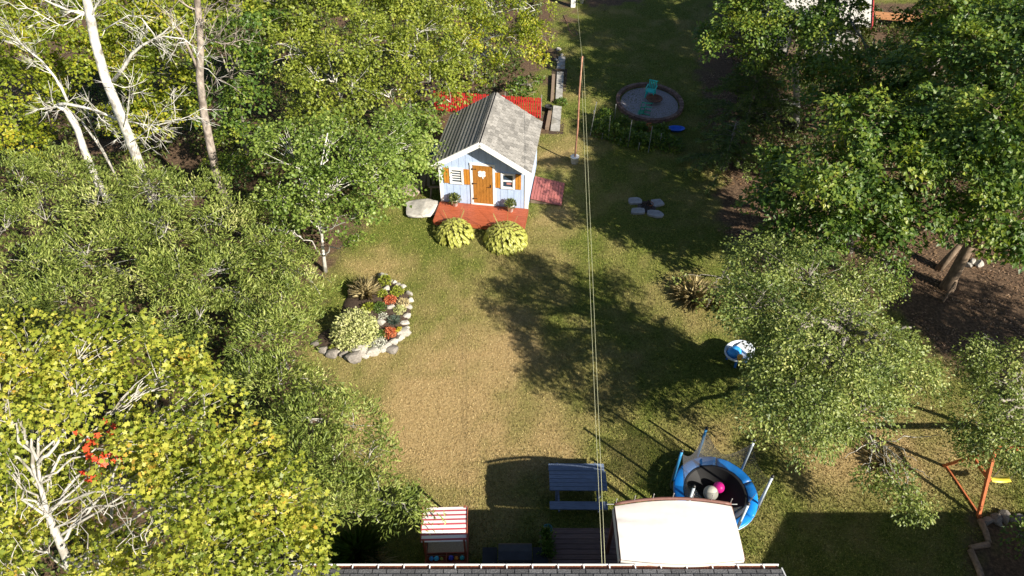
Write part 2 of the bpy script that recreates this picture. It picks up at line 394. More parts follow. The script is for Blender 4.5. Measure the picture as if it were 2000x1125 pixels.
# --- yellowing maple by the house corner
def L1():
    base = Vector((-9.3, 6.2, 0))
    q = lambda x, y, h: P(x, y, h)
    trunk = [base-Vector((0,0,.15)), Vector((-9.25, 6.2, 2.5)), q(140, 1115, 4.8), q(105, 1030, 5.6), q(92, 1000, 5.9), q(78, 945, 6.4), q(74, 900, 6.8)]
    lim = [([q(78, 945, 6.4), q(60, 880, 6.8), q(30, 825, 7.0), q(-10, 785, 7.2)], .045, .014),
           ([q(74, 905, 6.8), q(110, 870, 7.0), q(140, 810, 7.3), q(155, 735, 7.6), q(150, 660, 7.8)], .04, .01),
           ([q(95, 1005, 5.9), q(150, 935, 6.3), q(215, 890, 6.7), q(290, 850, 7.0), q(345, 820, 7.1)], .034, .008),
           ([q(112, 1050, 5.4), q(190, 1000, 6.0), q(250, 950, 6.5), q(330, 890, 6.8), q(440, 860, 6.9)], .03, .008),
           ([q(132, 1100, 4.9), q(210, 1065, 5.3), q(320, 1035, 5.8), q(420, 1010, 6.2), q(500, 1015, 6.4)], .03, .008),
           ([q(140, 1115, 4.8), q(240, 1105, 5.0), q(350, 1085, 5.4), q(470, 1045, 5.8), q(560, 1030, 6)], .028, .008),
           ([q(120, 1060, 5.3), q(165, 1010, 5.8), q(220, 930, 6.5), q(225, 870, 7), q(260, 790, 7.3)], .04, .01),
           ([q(85, 960, 6.2), q(40, 900, 6.4), q(15, 870, 6.5), q(-20, 860, 6.6)], .04, .015),
           ([q(90, 990, 6), q(55, 960, 6.1), q(20, 945, 6.1), q(-15, 950, 6.2)], .025, .01),
           ([q(60, 880, 6.8), q(40, 830, 7), q(45, 800, 7.1), q(35, 760, 7.4)], .03, .01),
           ([q(-20, 1010, 5.2), q(20, 1080, 4.9), q(5, 1125, 4.6)], .06, .05)]
    rr = random.Random(3)
    for i in range(150):     # fine bare twigs in the open part of the crown
        x, y = rr.uniform(0, 420), rr.uniform(790, 1090); h = rr.uniform(5.9, 6.8)
        a = rr.uniform(-2.6, -.4); l = rr.uniform(40, 130)
        lim.append(([q(x, y, h), q(x+l*.5*math.cos(a)+rr.uniform(-8, 8), y+l*.5*math.sin(a), h+.1), q(x+l*math.cos(a), y+l*math.sin(a), h+.25)], .009, .003))
    blobs = [B(60,690,7.6,1.25),B(190,670,7.6,1.15),B(310,745,7.4,1.2),B(400,810,7.0,1.15),B(470,900,6.6,1.1),B(535,990,6.2,1.0),B(560,1075,5.9,.95),
             B(410,960,6.8,1.2),B(430,1085,6.1,1.2),B(310,1075,5.8,1.1),B(300,950,6.9,1.0),B(280,845,7.2,.9),B(150,770,7.7,1.0),B(20,790,7.4,.95),B(15,900,6.6,.5),B(20,1100,5.2,.7),B(210,1120,5.2,.9),B(130,890,6.3,.5),B(-60,750,7.3,1.3), B(-70,960,6.5,1.2), B(60,940,4.3,1.0), B(160,990,4.2,1.0), B(215,905,5.0,.8), B(40,1040,4,.9)]
    t = tree('maple_tree', 'yellowing maple with pale bare branches beside the house roof', 'tree', base, blobs, LF_YEL, BK_PALE, 'maple', .095, .08, 6.5, 46, .36, .7, .12, 11,
             trunk=trunk, limbs=lim, twig=.9, shell=.2, low=-.8, jit=.8, limb_r=.2)
    # one sprig of red leaves
    r = np.random.default_rng(2); c = [P(172, 868, 7.1), P(186, 902, 7.0), P(212, 848, 7.1), P(214, 893, 7.0), P(178, 930, 6.9), P(228, 870, 7)]
    pos = np.concatenate([np.array(tuple(v))+r.normal(size=(9, 3))*.1 for v in c])-np.array(tuple(base)); n = len(pos)
    me = leaf_mesh('red_leaves', pos, r.normal(size=(n, 3)), np.array([.3,-.5,.8])+r.normal(size=(n, 3))*.4, .12+.05*r.random(n), .1+.05*r.random(n), 'maple', LF_RED)
    o = link('red_leaves', me, t); o['label'] = 'sprig of bright red maple leaves'
L1()

# --- grey green willow thicket
WG = 'grey green willows in the thicket'
WIL = [
 ((110,430), [(40,360,3.8,1.4),(120,340,3.8,1.4),(90,430,3.4,1.5),(190,400,3.6,1.4),(10,450,3.4,1.4)], 'narrow leaved willow around the foot of the pale dead birches'),
 ((330,450), [(290,370,3.7,1.35),(380,390,3.6,1.3),(320,460,3.3,1.5),(430,440,3.4,1.2),(250,440,3.3,1.2)], 'narrow leaved willow below the flaking grey dead trunk'),
 ((170,560), [(60,520,3.6,1.4),(170,500,3.7,1.4),(130,590,3.4,1.3),(260,540,3.4,1.3),(30,590,3.2,1.2)], 'narrow leaved willow directly above the yellowing maple crown'),
 ((400,590), [(340,540,3.6,1.3),(430,530,3.6,1.3),(390,620,3.3,1.3),(330,640,3.2,1.1),(480,600,3.2,1.1)], 'broad willow with dark hollow at its foot amid the thicket'),
 ((560,560), [(510,480,3.4,1.2),(550,510,3.2,1.1),(550,585,3.0,1.1),(625,575,2.6,.65),(570,545,2.8,.9),(520,420,3,1.0)], 'narrow leaved willow between the white birch stem and the rock garden'),
 ((560,720), [(520,660,3.4,1.3),(545,640,3.2,1.1),(545,750,3.2,1.2),(610,770,2.8,.85),(480,740,3.1,.9)], 'willow bush spreading over the lawn edge below the rock garden'),
 ((650,880), [(610,830,3.3,1.1),(690,830,3.0,1.1),(650,900,3.0,1.0),(720,900,2.7,.8),(590,900,3.2,.9),(540,830,3.2,.9)], 'willow bush at the dry lawn edge between rock garden and sandbox'),
 ((720,960), [(660,970,2.8,.85),(740,950,2.6,.8),(790,985,2.3,.55),(700,1010,2.4,.6),(630,1010,2.6,.7),(610,960,2.9,.8),(825,1000,1.9,.3),(740,1020,2.1,.4)], 'low willow branches reaching over the striped sandbox roof'),
]
for i, (b, bl, lab) in enumerate(WIL):
    tree('willow', lab, 'willow', P(*b), [B(*x) for x in bl], LF_WIL, BK_PALE, 'oval', .15, .04, 5.6, 56, .38, .6, .06, 30+i, group=WG, twig=.4,
         streak=(.25, -.1, .55) if i < 4 else (.05, -.1, .35), shell=.3, up=.6, jit=.7)

# --- yellow green maples in the upper left
def wtree(i, name, label, cat, base, blobs, mat, bark, **k):
    return tree(name, label, cat, P(*base), [B(*x) for x in blobs], mat, bark, seed=100+i, **k)
K = dict(kind='palm5', L=.125, W=.11, dens=3.3, per=58, rc=.5, flat=.24, jit=.45, limb_r=.3, group='woodland trees behind the willow thicket')
wtree(1, 'maple_tree', 'yellow green maple behind the leaning forked dead birch', 'tree', (60,330), [(20,150,5.5,1.8),(70,80,6.5,1.7),(110,210,4.5,1.4),(20,240,4,1.4),(150,120,5.5,1.3),(0,60,7,1.6),(60,280,3,1.1)], LF_MAP, BK_GREY, **K)
wtree(2, 'maple_tree', 'yellow green maple between the white birch and flaking trunk', 'tree', (310,290), [(300,150,5,1.6),(260,60,6.5,1.6),(340,210,4,1.4),(280,240,3.4,1.3),(340,70,6.3,1.5),(230,130,5,1.2),(200,240,3,1.1)], LF_MAP, BK_GREY, **K)
wtree(3, 'maple_tree', 'deep green maple right behind the flaking dead trunk', 'tree', (480,300), [(450,110,5.5,1.5),(490,190,4.5,1.4),(430,200,4.2,1.2),(500,60,6.4,1.5),(480,270,3,1.3),(450,330,2.2,1.0)], LF_DRK, BK_GREY, **K)
wtree(4, 'maple_tree', 'tall far maple topping the white birch trunk', 'tree', (230,170), [(110,10,7.0,1.9),(210,0,7.5,2.0),(320,10,7.2,1.9),(250,60,5.8,1.6),(30,0,7.2,1.9),(420,20,7,1.6)], LF_MAP, BK_GREY, **K)
wtree(5, 'maple_tree', 'far green maple above the slender birch group', 'tree', (520,120), [(450,20,6.5,1.8),(540,10,6.8,1.9),(620,10,6.8,1.8),(560,70,5,1.5),(700,10,6.8,1.7)], LF_BIR, BK_GREY, **K)
K = dict(kind='oval', L=.12, W=.085, dens=3.5, per=62, rc=.43, flat=.3, jit=.45, limb_r=.35, group='birches behind the shed')
wtree(6, 'birch_tree', 'birch with forked pale stem at the thicket heart', 'birch', (690,330), [(660,100,6.2,1.4),(610,150,5.4,1.4),(700,170,5.2,1.3),(650,230,4.2,1.3),(720,80,6.2,1.4),(570,90,6,1.3),(600,230,4,1.1)], LF_BIR, BK_WHITE, **K)
wtree(7, 'birch_tree', 'slender birch leaning over the shed roof from behind', 'birch', (800,260), [(790,110,5.5,1.4),(840,160,4.6,1.3),(760,190,4.4,1.3),(830,60,6,1.4),(880,200,3.9,.75),(870,120,5,1.2),(800,230,3.8,1.1),(900,175,4.1,.5)], LF_BIR, BK_WHITE, **K)
wtree(8, 'birch_tree', 'yellowing birch overhanging the red fence behind the shed', 'birch', (920,160), [(940,60,4.6,1.3),(1010,80,4.2,1.1),(980,130,3.6,.8),(900,100,4.6,1.2),(1050,70,4.2,.9),(960,10,5.6,1.4),(1045,20,5.4,1.0),(1050,110,3.7,.5),(890,20,6,1.4),(935,150,3.2,.5)], LF_MAP, BK_WHITE, **K)
wtree(9, 'birch_tree', 'far birch closing the gap over the shed ridge', 'birch', (800,90), [(790,0,6.5,1.7),(860,0,6.5,1.7),(740,20,6.2,1.5),(820,50,5,1.4)], LF_BIR, BK_WHITE, **K)
# --- aspen with white trunk on the lawn edge
ab = P(635, 530)
tree('aspen_tree', 'young aspen with thin white trunk at the lawn edge left of the shed', 'aspen', ab, [B(*x) for x in
     [(560,290,5.4,1.2),(640,270,5.7,1.25),(720,300,5.2,1.2),(590,350,4.6,1.2),(670,360,4.7,1.2),(750,350,4.4,.95),(540,390,4,.95),(600,410,3.8,.9),(660,425,3.5,.8),(700,420,3.6,.9),(560,455,3.1,.9),(800,290,4.6,.9),(770,250,5.1,1.0),(700,470,2.4,.5)]],
     LF_ASP, BK_WHITE, 'oval', .105, .085, 4.2, 60, .4, .35, .08, 77, limb_r=.35, trunk=[ab-Vector((0,0,.1)), PY(632,500,ab.y), PY(628,455,ab.y), PY(620,400,ab.y-.1), PY(625,330,ab.y), PY(640,260,ab.y)], twig=.5)
wtree(12, 'maple_tree', 'small deep green maple touching the left eave of the shed', 'tree', (800,345), [(800,300,3.6,.85),(835,290,3.2,.6),(790,240,4.3,.9),(850,330,2.5,.4),(820,250,3.9,.8),(780,370,2.4,.7),(760,320,3.2,.9),(730,380,2.4,.8),(840,215,4.3,.7)], LF_ASP, BK_GREY, kind='palm5', L=.12, W=.1, dens=5, per=44, rc=.38)

# --- dead birches
def snag(name, label, bark, basepx, trunk, r0, branches, seed, r1=.05):
    Y = P(*basepx).y; b = P(*basepx); e = empty(name, b, label, 'dead tree', 'dead birch trunks standing in the thicket')
    rr = random.Random(seed); mb = MB()
    pts = [b-Vector((0,0,.1))]+[PY(x, y, Y+dy) for x, y, dy in trunk]; k = len(pts)
    mb.tube(pts, [r0+(r1-r0)*(i/(k-1)) for i in range(k)], 10)
    tw = MB()
    for br, ra in branches:
        q = wiggle([PY(x, y, Y+dy) for x, y, dy in br], rr, .03, 2); k = len(q)
        tw.tube(q, [ra*(1-.75*i/(k-1)) for i in range(k)], 6)
        for i in range(int(len(q)*1.6)):
            j = rr.randrange(0, len(q)-1); p = q[j].lerp(q[j+1], rr.random()); d = (q[-1]-q[0]).normalized()
            v = (d*.7+Vector((rr.gauss(0,.6), rr.gauss(0,.5), rr.gauss(.15,.6)))).normalized()*rr.uniform(.4, 1.3)
            p2 = p+v*.55+Vector((0, 0, rr.uniform(-.1,.15))); p3 = p+v
            tw.tube([p, p+v*.28+Vector((rr.gauss(0,.05), rr.gauss(0,.05), rr.gauss(0,.07))), p2, p3+Vector((0,0,rr.gauss(0,.08)))], [.016, .012, .009, .004], 4)
            for s_ in range(4):
                v2 = (v.normalized()+Vector((rr.gauss(0,.7), rr.gauss(0,.6), rr.gauss(0,.7)))).normalized()*rr.uniform(.25,.6)
                tw.tube([p2, p2+v2*.6, p2+v2+Vector((0,0,.05))], [.008, .006, .003], 3)
    mb.build('trunk', bark, e, True, loc=tuple(-b)); tw.build('branches', bark, e, True, loc=tuple(-b))
snag('dead_birch', 'tall pale dead birch trunk, thickest in the thicket', BK_WHITE, (325,465), [(268,310,0),(235,225,-.2),(205,150,-.2),(185,80,-.1),(170,0,0),(160,-60,0)], .19,
     [([(222,158,-.2),(260,105,-.3),(300,75,-.4),(332,52,-.5)], .07), ([(300,78,-.4),(340,72,-.6),(375,90,-.6),(392,140,-.5)], .035), ([(172,30,0),(130,20,0),(85,0,.1),(60,-15,.1)], .055), ([(175,35,0),(190,10,-.2),(205,-10,-.3)], .045),
      ([(240,250,-.3),(255,185,-.4),(262,150,-.4)], .025), ([(172,20,0),(120,50,-.4),(70,20,-.6),(20,10,-.6)], .025), ([(200,60,-.2),(250,30,-.6),(290,50,-.8),(260,90,-.8)], .025), ([(252,280,-.2),(290,250,-.6),(330,200,-.8)], .022)], 1, .13)
snag('dead_birch', 'pale dead birch with snapped top and long drooping bare bough', BK_WHITE, (235,435), [(190,355,0),(165,295,0),(150,250,0),(130,215,0),(112,205,0)], .16,
     [([(112,206,0),(130,202,-.3),(180,212,-.6),(230,232,-.8),(290,245,-1)], .075), ([(290,243,-1),(330,240,-1.2),(370,225,-1.2),(400,210,-1.2)], .028), ([(112,206,0),(98,212,.1),(85,210,.1)], .06), ([(132,198,0),(105,150,.2),(75,115,.2),(45,88,.2),(8,80,.2)], .055), ([(45,88,.2),(30,70,.2),(12,55,.2)], .03), ([(180,212,-.6),(200,235,-.6),(222,245,-.7)], .025), ([(230,232,-.8),(270,270,-.9),(300,262,-1)], .02)], 2, .11)
snag('dead_birch', 'flaking grey brown dead trunk with bare twiggy top', M('flaking_bark', (.34,.29,.25), .85, .45, 7, .5, stretch=(1,1,.5), dirt=(.1,.075,.06)), (452,420), [(436,380,0),(424,345,0),(412,290,0),(398,220,0),(390,150,0),(392,80,0),(385,0,0),(380,-60,0)], .2,
     [([(388,140,0),(365,90,-.2),(348,60,-.3),(330,30,-.3)], .06), ([(390,95,0),(420,70,-.3),(445,40,-.4),(440,10,-.4)], .03), ([(392,70,0),(430,85,-.4),(470,92,-.5)], .03), ([(386,20,0),(350,0,-.3),(330,-20,-.3)], .04), ([(400,200,0),(420,160,-.3),(455,150,-.4)], .022), ([(390,60,0),(410,20,-.2),(430,0,-.3)], .03)], 3, .1)
snag('dead_birch', 'short slanting dead birch stub beneath the drooping bough', BK_PALE, (262,410), [(218,325,0),(198,290,0),(178,262,0),(160,238,0)], .08, [([(198,290,0),(180,250,.2),(170,220,.2)], .02)], 4, .04)

# --- undergrowth in the woodland
def undergrowth():
    r = np.random.default_rng(9); n = 220000
    X = r.uniform(-26, 26, n); Y = r.uniform(5, 52, n); Z = r.random(n)**1.6*1.3
    wood = [SOIL[0]]; s = poly_sd(X, Y, SOIL[0])
    s2 = poly_sd(X, Y, G((1420, 8), (1400, 150), (1440, 330), (1500, 440), (1660, 440), (1700, 480), (1780, 470), (2000, 440), (2300, 420), (2300, 8)))
    nz = vnoise(X, Y, 1.1, 14); ok = ((s > .9) | (s2 > .8)) & (nz > .3) & (np.abs(X) < 8+Y*.7)
    ok &= ~((X > -5.0) & (X < 3) & (Y > 23) & (Y < 31))
    X, Y, Z, nz = X[ok], Y[ok], Z[ok], nz[ok]; n = len(X)
    pos = np.stack([X, Y, .04+Z*(nz-.3)*1.6], -1)
    me = leaf_mesh('undergrowth', pos, r.normal(size=(n, 3))+np.array([0,0,.2]), np.array([.2,-.2,.9])+r.normal(size=(n, 3))*.5, .12+.1*r.random(n), .07+.06*r.random(n), 'oval', LF_UND)
    tag(link('undergrowth', me), 'low leafy undergrowth carpeting the woodland floor', 'undergrowth', kind='stuff')
undergrowth()
def litter():
    r = np.random.default_rng(19); n = 60000; X = r.uniform(8, 28, n); Y = r.uniform(7, 40, n)
    ok = (poly_sd(X, Y, SOIL[1])+(vnoise(X, Y, .8, 6)-.5)*1.5 > .1) & (vnoise(X, Y, 1.3, 15) > .35); X, Y = X[ok], Y[ok]; n = len(X)
    pos = np.stack([X, Y, .035+.02*r.random(n)+(vnoise(X, Y, 2.2, 8)-.5)*.05], -1)
    me = leaf_mesh('leaf_litter', pos, r.normal(size=(n, 3))*np.array([1,1,.15]), np.array([0,0,1])+r.normal(size=(n, 3))*.3, .06+.05*r.random(n), .035+.03*r.random(n), 'oval', leaf_mat('fallen_leaves', [(0,(.05,.03,.018)),(.5,(.17,.1,.055)),(1,(.36,.24,.13))], .1, 1.5))
    tag(link('leaf_litter', me), 'brown fallen leaves scattered over the bare soil', 'fallen leaves', kind='stuff')
litter()

# --- right hand trees
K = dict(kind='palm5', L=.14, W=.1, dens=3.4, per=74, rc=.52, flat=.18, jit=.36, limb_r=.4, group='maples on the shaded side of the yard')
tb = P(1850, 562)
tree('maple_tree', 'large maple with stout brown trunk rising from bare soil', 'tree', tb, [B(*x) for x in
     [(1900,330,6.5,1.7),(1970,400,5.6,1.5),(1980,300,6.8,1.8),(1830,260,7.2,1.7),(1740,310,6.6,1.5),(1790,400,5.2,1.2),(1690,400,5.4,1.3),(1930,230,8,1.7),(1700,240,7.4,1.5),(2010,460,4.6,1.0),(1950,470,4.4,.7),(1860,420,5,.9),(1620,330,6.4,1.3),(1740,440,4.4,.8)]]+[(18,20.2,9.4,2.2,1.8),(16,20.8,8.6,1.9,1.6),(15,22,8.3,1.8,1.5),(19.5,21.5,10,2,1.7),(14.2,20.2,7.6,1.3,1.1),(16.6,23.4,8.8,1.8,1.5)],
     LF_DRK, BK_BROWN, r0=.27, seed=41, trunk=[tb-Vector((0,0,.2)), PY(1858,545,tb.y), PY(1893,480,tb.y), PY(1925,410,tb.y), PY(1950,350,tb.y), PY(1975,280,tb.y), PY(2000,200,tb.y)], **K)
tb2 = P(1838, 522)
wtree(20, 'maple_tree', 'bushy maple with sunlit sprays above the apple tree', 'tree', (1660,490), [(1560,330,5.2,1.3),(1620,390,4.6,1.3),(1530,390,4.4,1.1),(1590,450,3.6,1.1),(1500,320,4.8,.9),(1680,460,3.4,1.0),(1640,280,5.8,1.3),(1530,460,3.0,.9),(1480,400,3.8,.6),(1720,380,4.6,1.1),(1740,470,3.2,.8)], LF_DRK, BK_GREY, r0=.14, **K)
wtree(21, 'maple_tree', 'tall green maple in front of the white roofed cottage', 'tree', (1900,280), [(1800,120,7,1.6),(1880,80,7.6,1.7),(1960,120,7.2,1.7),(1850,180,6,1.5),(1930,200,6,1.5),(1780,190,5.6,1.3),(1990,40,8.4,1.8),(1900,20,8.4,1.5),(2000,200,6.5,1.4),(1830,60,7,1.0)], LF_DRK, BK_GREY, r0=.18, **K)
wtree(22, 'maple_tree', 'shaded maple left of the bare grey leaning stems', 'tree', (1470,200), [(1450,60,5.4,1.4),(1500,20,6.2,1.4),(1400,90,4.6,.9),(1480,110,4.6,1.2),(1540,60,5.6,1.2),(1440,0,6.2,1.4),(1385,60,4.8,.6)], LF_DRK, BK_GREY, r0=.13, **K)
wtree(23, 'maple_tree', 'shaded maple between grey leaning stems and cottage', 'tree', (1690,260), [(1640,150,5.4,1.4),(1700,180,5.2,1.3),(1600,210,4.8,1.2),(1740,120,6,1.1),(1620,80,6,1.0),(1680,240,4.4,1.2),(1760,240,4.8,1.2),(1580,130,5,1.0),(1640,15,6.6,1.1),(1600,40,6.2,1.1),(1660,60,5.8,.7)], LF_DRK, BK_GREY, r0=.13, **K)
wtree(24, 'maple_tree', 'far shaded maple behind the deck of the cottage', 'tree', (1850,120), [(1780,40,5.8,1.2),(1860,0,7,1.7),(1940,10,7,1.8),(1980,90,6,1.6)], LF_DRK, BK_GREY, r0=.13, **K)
def wt2(i, label, base, blobs):
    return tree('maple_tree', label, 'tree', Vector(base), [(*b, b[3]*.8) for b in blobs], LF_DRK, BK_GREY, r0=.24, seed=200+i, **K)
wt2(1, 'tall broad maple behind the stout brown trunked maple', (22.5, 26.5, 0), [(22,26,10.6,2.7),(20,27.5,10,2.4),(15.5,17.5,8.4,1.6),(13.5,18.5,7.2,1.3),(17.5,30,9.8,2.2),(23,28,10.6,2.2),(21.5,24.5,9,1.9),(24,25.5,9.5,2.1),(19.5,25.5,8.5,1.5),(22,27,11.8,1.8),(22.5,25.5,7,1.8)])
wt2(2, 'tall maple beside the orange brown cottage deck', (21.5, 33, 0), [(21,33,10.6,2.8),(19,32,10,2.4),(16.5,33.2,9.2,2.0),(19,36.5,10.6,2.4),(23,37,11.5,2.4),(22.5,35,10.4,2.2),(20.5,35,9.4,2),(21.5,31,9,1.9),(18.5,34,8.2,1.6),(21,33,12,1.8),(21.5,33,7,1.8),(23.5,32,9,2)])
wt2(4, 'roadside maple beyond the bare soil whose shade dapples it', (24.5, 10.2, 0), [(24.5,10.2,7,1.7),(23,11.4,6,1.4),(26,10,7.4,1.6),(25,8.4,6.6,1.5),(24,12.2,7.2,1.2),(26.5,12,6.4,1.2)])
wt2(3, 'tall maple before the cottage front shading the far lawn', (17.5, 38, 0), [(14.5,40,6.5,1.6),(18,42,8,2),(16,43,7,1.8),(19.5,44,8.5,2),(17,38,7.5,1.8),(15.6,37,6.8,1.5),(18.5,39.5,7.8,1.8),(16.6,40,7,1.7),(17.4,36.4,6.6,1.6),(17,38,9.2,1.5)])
# slender grey leaning stems
def stems():
    b = P(1556, 250); e = empty('leaning_tree', b, 'twin bare grey leaning stems above the spruce', 'tree')
    mb = MB(); Y = b.y
    mb.tube([b-Vector((0,0,.1)), PY(1556,190,Y), PY(1553,140,Y), PY(1560,100,Y), PY(1580,65,Y), PY(1610,35,Y), PY(1640,-5,Y)], [.17,.16,.15,.13,.12,.1,.08], 8)
    mb.tube([PY(1590,130,Y), PY(1612,55,Y+.5), PY(1625,20,Y+.5), PY(1635,-20,Y+.5)], [.1,.1,.08,.06], 8)
    rr = random.Random(6)
    for i in range(26):
        p = PY(rr.uniform(1500,1570), rr.uniform(150,215), Y-rr.random()); d = Vector((rr.gauss(-.5,.6), rr.gauss(-.3,.5), rr.gauss(.4,.5)))*rr.uniform(.6,1.4)
        mb.tube([p, p+d*.5, p+d], [.02,.014,.006], 4)
    mb.build('trunk', BK_PALE, e, True, loc=tuple(-b))
    r = np.random.default_rng(3); n = 2600; C = np.array([tuple(P(x, y, 5.5)) for x, y in ((1600,20),(1650,60),(1560,40),(1620,110),(1580,100))])
    pos = C[r.integers(0, 5, n)]+r.normal(size=(n, 3))*np.array([.8,.8,.6])-np.array(tuple(b))
    link('crown', leaf_mesh('crown', pos, r.normal(size=(n, 3)), np.array([0,0,.8])+r.normal(size=(n, 3))*.6, .1+.06*r.random(n), .08+.04*r.random(n), 'oval', LF_DRK), e)
stems()
# spruce with drooping boughs
def spruce(basepx, label, h, spread, seed, z0=1.0, nb=70, dead=False):
    b = P(*basepx); e = empty('spruce_tree', b, label, 'spruce'); rr = random.Random(seed); r = np.random.default_rng(seed); mb = MB()
    mb.tube([b-Vector((0,0,.1)), b+Vector((0,0,h*.5)), b+Vector((0,0,h))], [.16,.1,.02], 8)
    pos, dd, nn = [], [], []
    for i in range(nb):
        t = (i+rr.random())/nb; z = z0+(h-z0)*t; L = spread*(1-t)**.8*rr.uniform(.75, 1.1)+.15; a = rr.random()*6.283
        d = Vector((math.cos(a), math.sin(a), 0)); p0 = b+Vector((0,0,z)); pts = [p0, p0+d*L*.5+Vector((0,0,.05*L)), p0+d*L-Vector((0,0,.16*L))]
        mb.tube(pts, [.025,.016,.006], 4)
        for j in range(int(20*L)):
            u = (j+rr.random())/(20*L); p = pts[0].lerp(pts[1], u*2) if u < .5 else pts[1].lerp(pts[2], u*2-1)
            side = Vector((-d.y, d.x, 0))*rr.choice((-1, 1)); tip = (d*.7+side*rr.uniform(.2,.9)+Vector((0,0,rr.uniform(-.25,.25)))).normalized(); tl = .42*(1-u*.5)*rr.uniform(.6,1.2)
            for k in range(9):
                q = p+tip*tl*(k/9); pos.append(tuple(q-b)); dd.append(tuple((tip+Vector((rr.gauss(0,.6), rr.gauss(0,.6), rr.gauss(0,.5)))))); nn.append((rr.gauss(0,.5), rr.gauss(0,.5), 1))
    mb.build('trunk', BK_GREY, e, True, loc=tuple(-b)); n = len(pos)
    link('crown', leaf_mesh('crown', np.array(pos), np.array(dd), np.array(nn), .1+.06*r.random(n), .035+.012*r.random(n), 'oval', LF_SPR), e)
spruce((1450,265), 'dark spruce reaching over the round gravel fire pit', 4.6, 2.9, 5, .9, 64)
spruce((1415,330), 'low dark spruce behind the staked vegetable bed', 2.6, 2.3, 8, .4, 40)

# --- apple trees
K = dict(kind='oval', L=.085, W=.05, dens=6.6, per=70, rc=.34, flat=.6, jit=.6)
tree('apple_tree', 'broad grey green apple tree shading the middle of the lawn', 'apple tree', P(1640,790), [B(*x) for x in
     [(1470,600,5.6,1.1),(1500,520,5.6,1.1),(1580,540,5.7,1.25),(1560,640,5.7,1.25),(1510,690,5.2,1.0),(1650,620,5.5,1.25),(1640,720,5.2,1.25),(1550,760,4.9,1.15),(1490,790,4.4,.9),(1600,820,4.3,1.0),(1690,800,4.2,.95),(1720,690,4.9,1.1),(1770,720,4.3,.95),(1700,560,5.2,1.0),(1780,640,4.6,.6),(1440,560,5.3,.7),(1450,510,5.0,.6),(1540,850,3.7,.7),(1480,635,5.2,.55),(1800,760,3.8,.6),(1730,600,5,.7),(1515,745,3.2,.95),(1540,790,2.7,.9),(1600,710,3.4,1.2),(1510,650,3.6,1.1),(1660,780,2.6,.9),(1460,600,3.8,.8),(1500,720,2.2,.6),(1580,850,2.4,.7),(1440,610,3.0,.6),(1650,790,3.2,1.0),(1590,800,3.3,.9),(1710,760,3.2,1.0),(1570,740,3.4,1.1),(1620,650,4.2,1.2),(1690,700,4,1.1),(1540,700,2.8,.9)]],
     LF_APL, BK_GREY, r0=.2, seed=51, twig=.5, shell=.3, **K)
tree('apple_tree', 'small apple tree standing over the orange swing frame', 'apple tree', P(1960,850), [B(*x) for x in
     [(1910,700,3.6,.8),(1960,740,3.6,.9),(1900,790,3.3,.75),(1970,820,3.2,.85),(1930,860,2.9,.7),(2010,700,3.8,.9),(1870,840,2.7,.45),(1900,870,2.6,.5),(1990,870,2.7,.7),(1920,650,3.6,.4)]],
     LF_APL, BK_GREY, r0=.11, seed=52, twig=.5, shell=.3, **K)
# half bare apple bough, lower right
hb = P(1700, 850)
ql = lambda x, y, h: P(x, y, h)
tree('apple_sapling', 'half bare sapling with arching grey twigs over the house shade', 'sapling', P(1690,852), [B(*x) for x in
     [(1745,920,2.1,.4),(1770,960,1.9,.42),(1800,985,1.8,.38),(1735,955,1.9,.35),(1785,1000,1.7,.3),(1700,925,2,.3),(1760,985,1.8,.3)]],
     LF_APL, BK_PALE, r0=.05, limb_r=.2, seed=53, twig=.6, shell=.2, trunk=[P(1690,852)-Vector((0,0,.1)), ql(1692,848,.6), ql(1700,855,1.2), ql(1715,865,1.6), ql(1740,880,2.0)],
     limbs=[([ql(1715,865,1.6), ql(1690,845,2), ql(1672,848,2.1)], .022, .008), ([ql(1715,865,1.6), ql(1700,890,2), ql(1698,930,2)], .025, .008), ([ql(1740,880,2), ql(1760,905,2.2), ql(1775,940,2)], .02, .006), ([ql(1720,868,1.7), ql(1760,880,2.2), ql(1790,900,2.3)], .02, .005),
            ([ql(1710,860,1.5), ql(1680,875,1.8), ql(1650,895,1.8)], .02, .005), ([ql(1725,870,1.8), ql(1730,900,2.1), ql(1745,925,2.1)], .015, .005), ([ql(1735,878,1.9), ql(1800,920,2.2), ql(1820,935,2.2)], .012, .004), ([ql(1715,865,1.6), ql(1750,858,2.1), ql(1800,852,2.2), ql(1840,852,2.2)], .02, .006)], **K)
wtree(30, 'shrub', 'leafy shrub on the soil between apple tree and stout maple', 'shrub', (1730,520), [(1700,500,1.5,.8),(1750,520,1.2,.6),(1660,480,1.6,.7),(1745,555,.9,.45),(1700,560,1.1,.55)], LF_DRK, BK_GREY, kind='oval', L=.11, W=.07, dens=5, per=28, rc=.32, r0=.04)
wtree(31, 'shrub', 'scrubby green bush at the shaded lawn edge by the apple tree', 'shrub', (1430,545), [(1430,520,1.2,.6),(1400,560,.8,.5),(1450,575,1,.55),(1330,545,.5,.35),(1380,600,.5,.4)], LF_APL, BK_GREY, kind='oval', L=.1, W=.065, dens=5, per=26, rc=.3, r0=.03)
wtree(32, 'shrub', 'dark leafy shrub in the bare bed by the log edging', 'shrub', (2000,1075), [(1985,1050,.7,.35),(2005,1085,.7,.4),(2010,1040,.8,.4)], LF_DRK, BK_GREY, kind='oval', L=.1, W=.06, dens=6, per=20, rc=.24, r0=.02)

exec_parts = None

